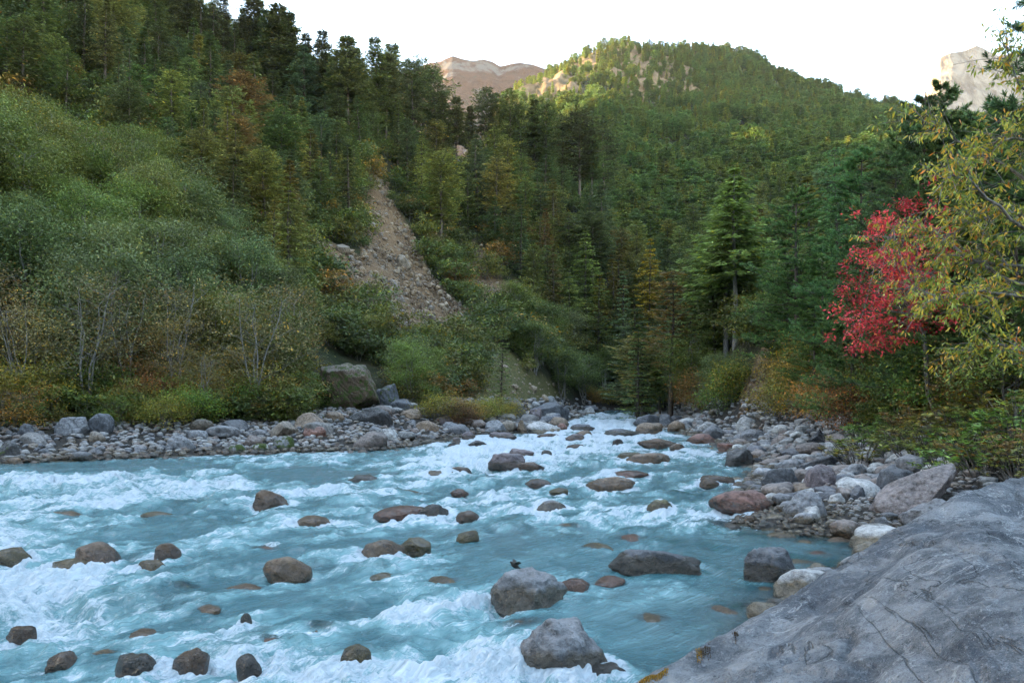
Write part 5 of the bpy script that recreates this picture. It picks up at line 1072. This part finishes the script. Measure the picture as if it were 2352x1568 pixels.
bush(15, 985, 1.5, (.12, .09, .022), 'orange yellow bush at the left edge above the dark stones'); bush(-40, 960, 1.9, YG_, 'yellow green bush half outside the picture at the left')
for (fx, fb, s_, c, lab) in [(95, 955, 1.8, YG_, 'yellow green bush behind the orange bush'), (150, 935, 1.8, GN, 'green bush above the flat topped grey boulder'), (270, 975, 1.0, (.06, .105, .027), 'bright green leafy clump right of the domed boulder'), (300, 960, 1.4, OLV, 'dull brown green bush behind the domed boulder'), (380, 985, 1.2, YG_, 'light green bush over the left cobbles'), (440, 975, 1.4, (.055, .10, .028), 'bright green bush between dark hollows on the left bank'), (460, 955, 1.6, (.12, .09, .02), 'golden brown bush beside the bright green one'), (520, 950, 1.8, OLV, 'olive bush at the left forest foot'), (560, 960, 1.5, GN, 'green bush left of the tan block'), (600, 945, 1.9, YG_, 'yellowish bush leaning over the left cobbles'), (655, 935, 1.6, GN, 'green bush just left of the tan block'), (350, 950, 1.6, RB_, 'reddish brown bush under the bare alders'), (220, 940, 1.7, GN, 'dark leafy bush above the pair of pale boulders'), (720, 930, 1.2, (.055, .10, .027), 'fresh green bush at the left foot of the huge boulder'), (930, 905, 1.6, OLV, 'golden green bush behind the dark dome of rock'), (960, 925, 1.5, GN, 'green bush left of the low yellow bushes')]: bush(fx, fb, s_, jit(c, .08), lab)
for i, (fx, fb, s_, c, lab) in enumerate([(1000, 962, 1.7, YG_, 'yellow green end of the low bushes on the cobble bar'), (1035, 968, 1.6, (.11, .085, .035), 'brownish twiggy bush in the low row on the cobble bar'), (1070, 965, 1.5, OR_, 'rusty bush in the middle of the low row'), (1100, 966, 1.6, (.10, .12, .022), 'low green yellow bush in the middle of the row'), (1135, 962, 1.6, YG_, 'yellow green bush in front of the dark hump'), (1165, 960, 1.5, (.13, .13, .02), 'bright yellow green bush at the river end of the row'), (1060, 975, 1.2, (.07, .05, .035), 'dark brown dead looking bush in front of the row')]): bush(fx, fb, s_, jit(c, .08), lab, flat=.75)
for (fx, fb, s_, c, lab) in [(1440, 935, 2.2, OLV, 'low olive bush on the far shore of the bend'), (1400, 930, 2.0, YG_, 'yellow green bush on the far shore of the bend'), (1360, 925, 2.0, OR_, 'rusty bush where the grassy scree meets the bend'), (1460, 925, 2.4, GN, 'green bush in the dark corner of the bend'), (1500, 935, 2.2, YG_, 'yellow green bush at the river bend by the right bank'), (1530, 930, 2.6, OLV, 'olive shrub behind the dark angular block'), (1560, 935, 2.2, (.12, .11, .02), 'golden shrub right of the dark angular block'), (1620, 940, 2.2, OR_, 'orange brown bush left of the bare chute'), (1660, 945, 2.0, GN, 'green bush at the left foot of the bare chute'), (1680, 925, 2.0, YG_, 'yellow green bush beside the bare chute'),
     (1790, 950, 1.7, (.12, .12, .025), 'yellowish bush at the right foot of the chute'), (1830, 955, 1.8, YG_, 'bushy yellow shrub above the right bank stones'), (1800, 900, 1.7, OLV, 'olive shrub halfway up beside the chute'), (1850, 900, 1.8, OR_, 'orange tinged shrub up on the right bank'), (1850, 850, 1.6, (.10, .14, .02), 'bright lime green shrub with a dark hollow beneath'), (1880, 960, 1.5, (.13, .08, .025), 'rusty shrub above the dark pyramid rock'), (1925, 960, 1.5, GN, 'green shrub right of the rusty one'), (1960, 985, 1.3, RB_, 'red brown shrub left of the red tree foot'),
     (1900, 880, 1.7, GN, 'dark green shrub under the red leaves'), (1980, 930, 1.6, OLV, 'dull olive shrub below the red leaves'), (2040, 940, 1.5, GN, 'green shrub left of the curved trunk'), (2200, 940, 1.5, GN, 'leafy shrub right of the curved trunk'), (2260, 950, 1.4, OLV, 'brown green shrub near the right edge'), (2320, 950, 1.3, GN, 'shrub at the right edge under the yellow branches'), (2230, 860, 1.6, RB_, 'brown shrub up the slope behind the curved trunk'), (2310, 840, 1.6, OLV, 'shaded shrub in the dark under the yellow branches')]: bush(fx, fb, s_, jit(c, .08), lab, group='shrubs on the right bank')
wi = 0
for fx, fb in [(1985, 1040), (2020, 1030), (2050, 1050), (2080, 1035), (2110, 1060), (2145, 1050), (2180, 1060), (2215, 1055), (2250, 1065), (2290, 1060), (2330, 1070), (2000, 1000), (2045, 1000), (2095, 1010), (2140, 1030), (2190, 1015), (2240, 1010), (2290, 1020), (2340, 1015), (1975, 1070), (2165, 1090), (2260, 1090), (2345, 1100), (2210, 985), (2270, 980), (2330, 985), (2030, 970), (2075, 975)]:
    c, w_ = R.choice([((.06, .11, .028), 'green'), ((.075, .12, .03), 'light green'), ((.11, .075, .03), 'reddish brown'), ((.09, .10, .03), 'olive')])
    bush(fx, fb, R.uniform(1.0, 1.6), jit(c, .1), '%s rosette-leaved shrub %s' % (w_, where(fx, fb-30)), m=WH, group='rosette-leaved shrubs hanging over the right bank', name='shrub'); wi += 1
# ------------------------------------------------------------------ cobbles of the banks
CB = [rock_mesh(600+i, 'c', 3) for i in range(7)]+[rock_mesh(620+i, 'b', 3) for i in range(3)]+[rock_mesh(630+i, 'a', 3) for i in range(2)]
spots2 = []; ccell = {}
big_ = [(o.location.x, o.location.y, o.scale.x, o.scale.y) for o in bpy.data.objects if o.get('category') == 'boulder' and o.name != 'boulder_x' and o.scale.x < 6 and o.scale.x != 1]
def try_cob(X, Y, s_, sd):
    if any(abs(X-a) < c*.85 and abs(Y-b) < d*.85 for a, b, c, d in big_): return
    k_ = (int(X//1.5), int(Y//1.5))
    for i in (-1, 0, 1):
        for j in (-1, 0, 1):
            for (a, b, r_) in ccell.get((k_[0]+i, k_[1]+j), ()):
                if (a-X)**2+(b-Y)**2 < ((r_+s_)*.72)**2: return
    ccell.setdefault(k_, []).append((X, Y, s_)); spots2.append((X, Y, s_, sd))
n = 110000; side = rng.random(n); Yv = np.exp(rng.uniform(math.log(9.5), math.log(160), n)); fu = rng.uniform(-.85, .72, n); Xv = fu*Yv; sdv = river_sd(Xv, Yv); szr = rng.random(n)
GZ = ground_z(Xv, Yv); ordr = np.argsort(-szr)
for i in ordr:
    sd, X, Y = sdv[i], Xv[i], Yv[i]
    if sd < -.7 or sd > (8.3 if X > 2 else 11.5) or GZ[i] > 2.8 or (X > 2 and Y < 30 and sd > 6.5): continue
    if sd < 0 and rng.random() > .35: continue
    rightb = X > 2 and Y < 130; smin = .07 if (rightb and Y < 21) else (.13 if rightb else .19)
    s_ = smin*(1+4.2*szr[i]**5) if not (rightb and Y > 21) else smin*(1.3+3.2*szr[i]**2.2)
    if Y > 70: s_ *= 1.5
    if szr[i] > .55 and rng.random() > (.05 if rightb else .03)*(1 if Y < 60 else 2.5): continue
    try_cob(X, Y, s_, sd)
print('cobbles', len(spots2))
spots2.sort(key=lambda q: -q[2]/q[1])
CCOL = [((.155, .150, .150), 'grey'), ((.19, .175, .16), 'light grey'), ((.11, .108, .112), 'dark grey'), ((.165, .128, .108), 'pinkish brown'), ((.15, .12, .09), 'brown'), ((.25, .24, .225), 'pale')]
CCR = [((.20, .20, .205), 'grey'), ((.28, .275, .265), 'light grey'), ((.12, .12, .13), 'dark grey'), ((.19, .155, .135), 'pinkish brown'), ((.34, .335, .32), 'whitish')]
def cz_(X, Y, s_): return float(ground_z(X, Y))
def add_cob(q, i, own):
    X, Y, s_, sd = q; rb = X > 2; pal = CCR if rb else CCOL; c, w_ = R.choice(pal); z = max(cz_(X, Y, s_), -.25)
    return X, Y, z+s_*.22, c, w_
for i, q in enumerate(spots2[:290]):
    X, Y, z, c, w_ = add_cob(q, i, True); s_ = q[2]; j = R.choice([0, 1, 2, 3, 4, 5, 6, 7, 8, 9, 7, 8, 9, 10, 11]); fx, fy = to_f(X, Y, z); jq = R.uniform(.7, 1.25)
    o = link('cobble', CB[j], None, (X, Y, z), (*[v*jq for v in c], .25 if (q[3] < 2 and X < -5 and R.random() < .4) else 0)); fl = R.uniform(.5, .8); o.scale = (s_*R.uniform(.95, 1.35), s_*R.uniform(.8, 1.1), s_*fl); o.rotation_euler = (R.gauss(0, .18), R.gauss(0, .18), R.uniform(0, 6.28))
    o['kind'] = 'thing'
    tag(o, '%s %s stone %s' % (w_, 'flat' if fl < .58 else 'rounded' if j < 7 else 'blocky', where(fx, fy)), 'stone', 'stones lining the river banks')
rs = spots2[290:]; 
def rock_src(me, c, i):
    m2_ = me.copy(); m2_.materials.clear(); m2_.materials.append(M_pebs[i]); return m2_
def const_rock(name, c):
    m_ = M_rock.copy(); m_.name = name
    for nd in m_.node_tree.nodes:
        if nd.type == 'OBJECT_INFO':
            rgb = m_.node_tree.nodes.new('ShaderNodeRGB'); rgb.outputs[0].default_value = (*c, 1)
            for l_ in list(nd.outputs['Color'].links): m_.node_tree.links.new(rgb.outputs[0], l_.to_socket)
            v = m_.node_tree.nodes.new('ShaderNodeValue'); v.outputs[0].default_value = 0
            for l_ in list(nd.outputs['Alpha'].links): m_.node_tree.links.new(v.outputs[0], l_.to_socket)
    return m_
pc = [c for c, w_ in CCOL]+[(.30, .295, .285), (.22, .22, .22)]
M_pebs = [const_rock('pebble_stone_%s' % n_, c) for n_, c in zip(('grey', 'light', 'dark', 'pink', 'brown', 'pale', 'white', 'mid'), pc)]
ps = [rock_src(CB[i], c, i) for i, c in enumerate(pc)]
n = len(rs); s3 = np.array([q[2] for q in rs]); P3 = np.array([(q[0], q[1], 0) for q in rs]); P3[:, 2] = np.maximum(ground_z(P3[:, 0], P3[:, 1]), -.25)+s3*.2
ix = np.where((P3[:, 0] > 2) & (rng.random(n) < .55), rng.choice([1, 5, 6, 7], n), rng.integers(0, 6, n))
scatter('pebbles', P3, np.stack([s3*rng.uniform(.9, 1.3, n), s3*rng.uniform(.8, 1.1, n), s3*rng.uniform(.5, .8, n)], -1), np.stack([rng.normal(0, .2, n), rng.normal(0, .2, n), rng.uniform(0, 6.28, n)], -1), ix, ps)
# rubble on the earth slide and the grassy scree
pts, scs, ixs = [], [], []
n = 90000; Yv = rng.uniform(52, 250, n); fu = rng.uniform(float(f_u(680)), float(f_u(1810)), n); Xv = fu*Yv; Zv = ground_z(Xv, Yv); F0, F1 = to_f(Xv, Yv, Zv)
i1 = (in_poly(F0, F1, SCAR) | in_poly(F0, F1, SCAR2) & (rng.random(n) < .6)) & (Yv > 75); i2 = in_poly(F0, F1, GRASSY) & (Yv < 140) & (rng.random(n) < .07); i3 = in_poly(F0, F1, CHUTE) & (Yv < 92)
kk_ = i1 | i2 | i3; Xv, Yv, Zv = Xv[kk_], Yv[kk_], Zv[kk_]; g2 = i2[kk_]; n = len(Xv); s3 = np.where(i3[kk_], .07, .13)*(1+4*rng.random(n)**16)*np.where(g2, 1.2, 1.)
TN2 = [const_rock('slide_stone_%s' % a, c) for a, c in (('tan', (.20, .135, .075)), ('brown', (.125, .082, .048)), ('grey', (.16, .13, .10)), ('pale', (.25, .19, .125)))]
def wm_(me, m_): q = me.copy(); q.materials.clear(); q.materials.append(m_); return q
ts = [wm_(CB[7+i], TN2[i]) for i in range(4)]
scatter('rubble', np.stack([Xv, Yv, Zv+s3*.2], -1), np.stack([s3*1.2, s3, s3*.75], -1), rng.uniform(0, 6.28, (n, 3)), np.where(g2, 3, rng.choice(4, n, p=[.36, .34, .2, .1])), ts)
print('rubble', n)
# three big blocks caught on the slide
for (fx, fy, s_, lab) in [(925, 612, 2.2, 'pale blocky rock sticking out in the middle of the earth slide'), (785, 578, 1.6, 'dark grey ledge at the left edge of the earth slide'), (855, 520, 1.0, 'small pale block high on the earth slide'), (735, 570, 1.2, 'tan block at the far left of the earth slide')]:
    X, Y, z = hit(fx, fy); o = link('boulder', rock_mesh(800+int(fx), 'b', 4), None, (X, Y, z+.2), (.18, .14, .10, 0)); o.scale = (s_, s_*.7, s_*.75); o.rotation_euler = (0, .3, R.uniform(0, 3)); tag(o, lab, 'boulder', 'blocks caught on the earth slide')
# small bird at the back of the grey boulder
bm = bmesh.new()
bY = H*FPX/(1396*FK-HY)+1.15; bp_ = (float(f_u(1181))*bY, bY, float(f_z(1297, bY)))
bx_, by_, bz_ = bp_
g = [(-.062, 0, .030, .004), (-.045, 0, .026, .012), (-.02, 0, .012, .024), (.01, 0, 0, .029), (.04, 0, -.008, .022), (.06, 0, -.012, .010), (.095, 0, -.022, .008), (.11, 0, -.026, .003)]
bv, bf = tubes([(np.array([q[:3] for q in g]), [q[3] for q in g])], 10)
wv = []; wfc = []
for m_ in (-1, 1):
    b0 = len(bv)+len(wv); wv += [(-.02, .015*m_, .02), (.03, .018*m_, .01), (.045, .07*m_, .05), (.0, .085*m_, .062), (-.012, .05*m_, .045), (.0, .05*m_, .038)]; wfc += [(b0, b0+1, b0+2, b0+3), (b0, b0+3, b0+4, b0+5)]
k = NT('dark_feathers'); M_f = k.done(k.pbsdf((.02, .017, .012), .6))
bird = link('bird', mesh_np('bird', np.concatenate([bv, wv]), np.concatenate([bf, wfc]), M_f), None, bp_); bird.scale = (1.5, 1.5, 1.5); bird.rotation_euler = (0, .3, .4)
tag(bird, 'small dark bird with raised wings just behind the grey boulder', 'bird')

# every repeat gets its own label: drowned stones by their neighbours, equal ones told apart by their order from the left
RIVLM = [(625, 1140, 'the angular brown boulder'), (225, 1270, 'the big wet brown boulder'), (385, 1265, 'the egg shaped boulder'), (660, 1300, 'the pinkish rounded boulder'), (920, 1172, 'the long pinkish stone'), (880, 1255, 'the light tan stone'), (1160, 1052, 'the creased purple boulder'), (1403, 1105, 'the tapering boulder'), (1700, 1145, 'the big reddish boulder'), (1502, 1285, 'the very long grey slab'), (1768, 1300, 'the speckled angular boulder'), (1219, 1357, 'the grey boulder with orange foot'), (1295, 1500, 'the largest grey boulder'), (310, 1525, 'the dark shiny dome'), (819, 1500, 'the golden rock'), (1850, 1160, 'the large egg shaped bank boulder')]
for o in list(bpy.data.objects):
    if o.get('group') == 'drowned stones under the surface':
        F0, F1 = to_f(o.location.x, o.location.y, 0.0); keepL, LAND[:] = list(LAND), RIVLM
        o['label'] = 'drowned brownish stone '+where(F0, F1); LAND[:] = keepL
ORD = ['%dth' % i for i in range(40)]
ORD[:16] = ['first', 'second', 'third', 'fourth', 'fifth', 'sixth', 'seventh', 'eighth', 'ninth', 'tenth', 'eleventh', 'twelfth', 'thirteenth', 'fourteenth', 'fifteenth', 'sixteenth']
by = {}
for o in bpy.data.objects:
    if o.parent is None and o.get('label'): by.setdefault(o['label'], []).append(o)
for lb, os_ in by.items():
    if len(os_) > 1:
        os_.sort(key=lambda o: o.location.x/max(o.location.y, .1))
        for i, o in enumerate(os_):
                q_ = '%s, %s from the left' % (lb, ORD[min(i, 39)])
                if len(q_.split()) > 16: q_ = q_.replace('well ', '').replace('from the left', 'from left').replace('the tall ', 'tall ').replace('the ', '', 1)
                o['label'] = q_
# ------------------------------------------------------------------ the air of the valley
bm = bmesh.new(); bmesh.ops.create_cube(bm, size=1.0); me = bpy.data.meshes.new('haze'); bm.to_mesh(me); bm.free()
hz = link('haze', me)
hz.scale = (14000, 7000, 870); hz.location = (0, 800, 415)
k = NT('thin_air'); pv = k.n('ShaderNodeVolumePrincipled'); pv.inputs['Color'].default_value = (.88, .92, 1, 1); pv.inputs['Density'].default_value = .00003; pv.inputs['Anisotropy'].default_value = .3
k.l(pv.outputs[0], k.out.inputs['Volume']); k.m.cycles.homogeneous_volume = True; me.materials.append(k.m); hz['kind'] = 'stuff'
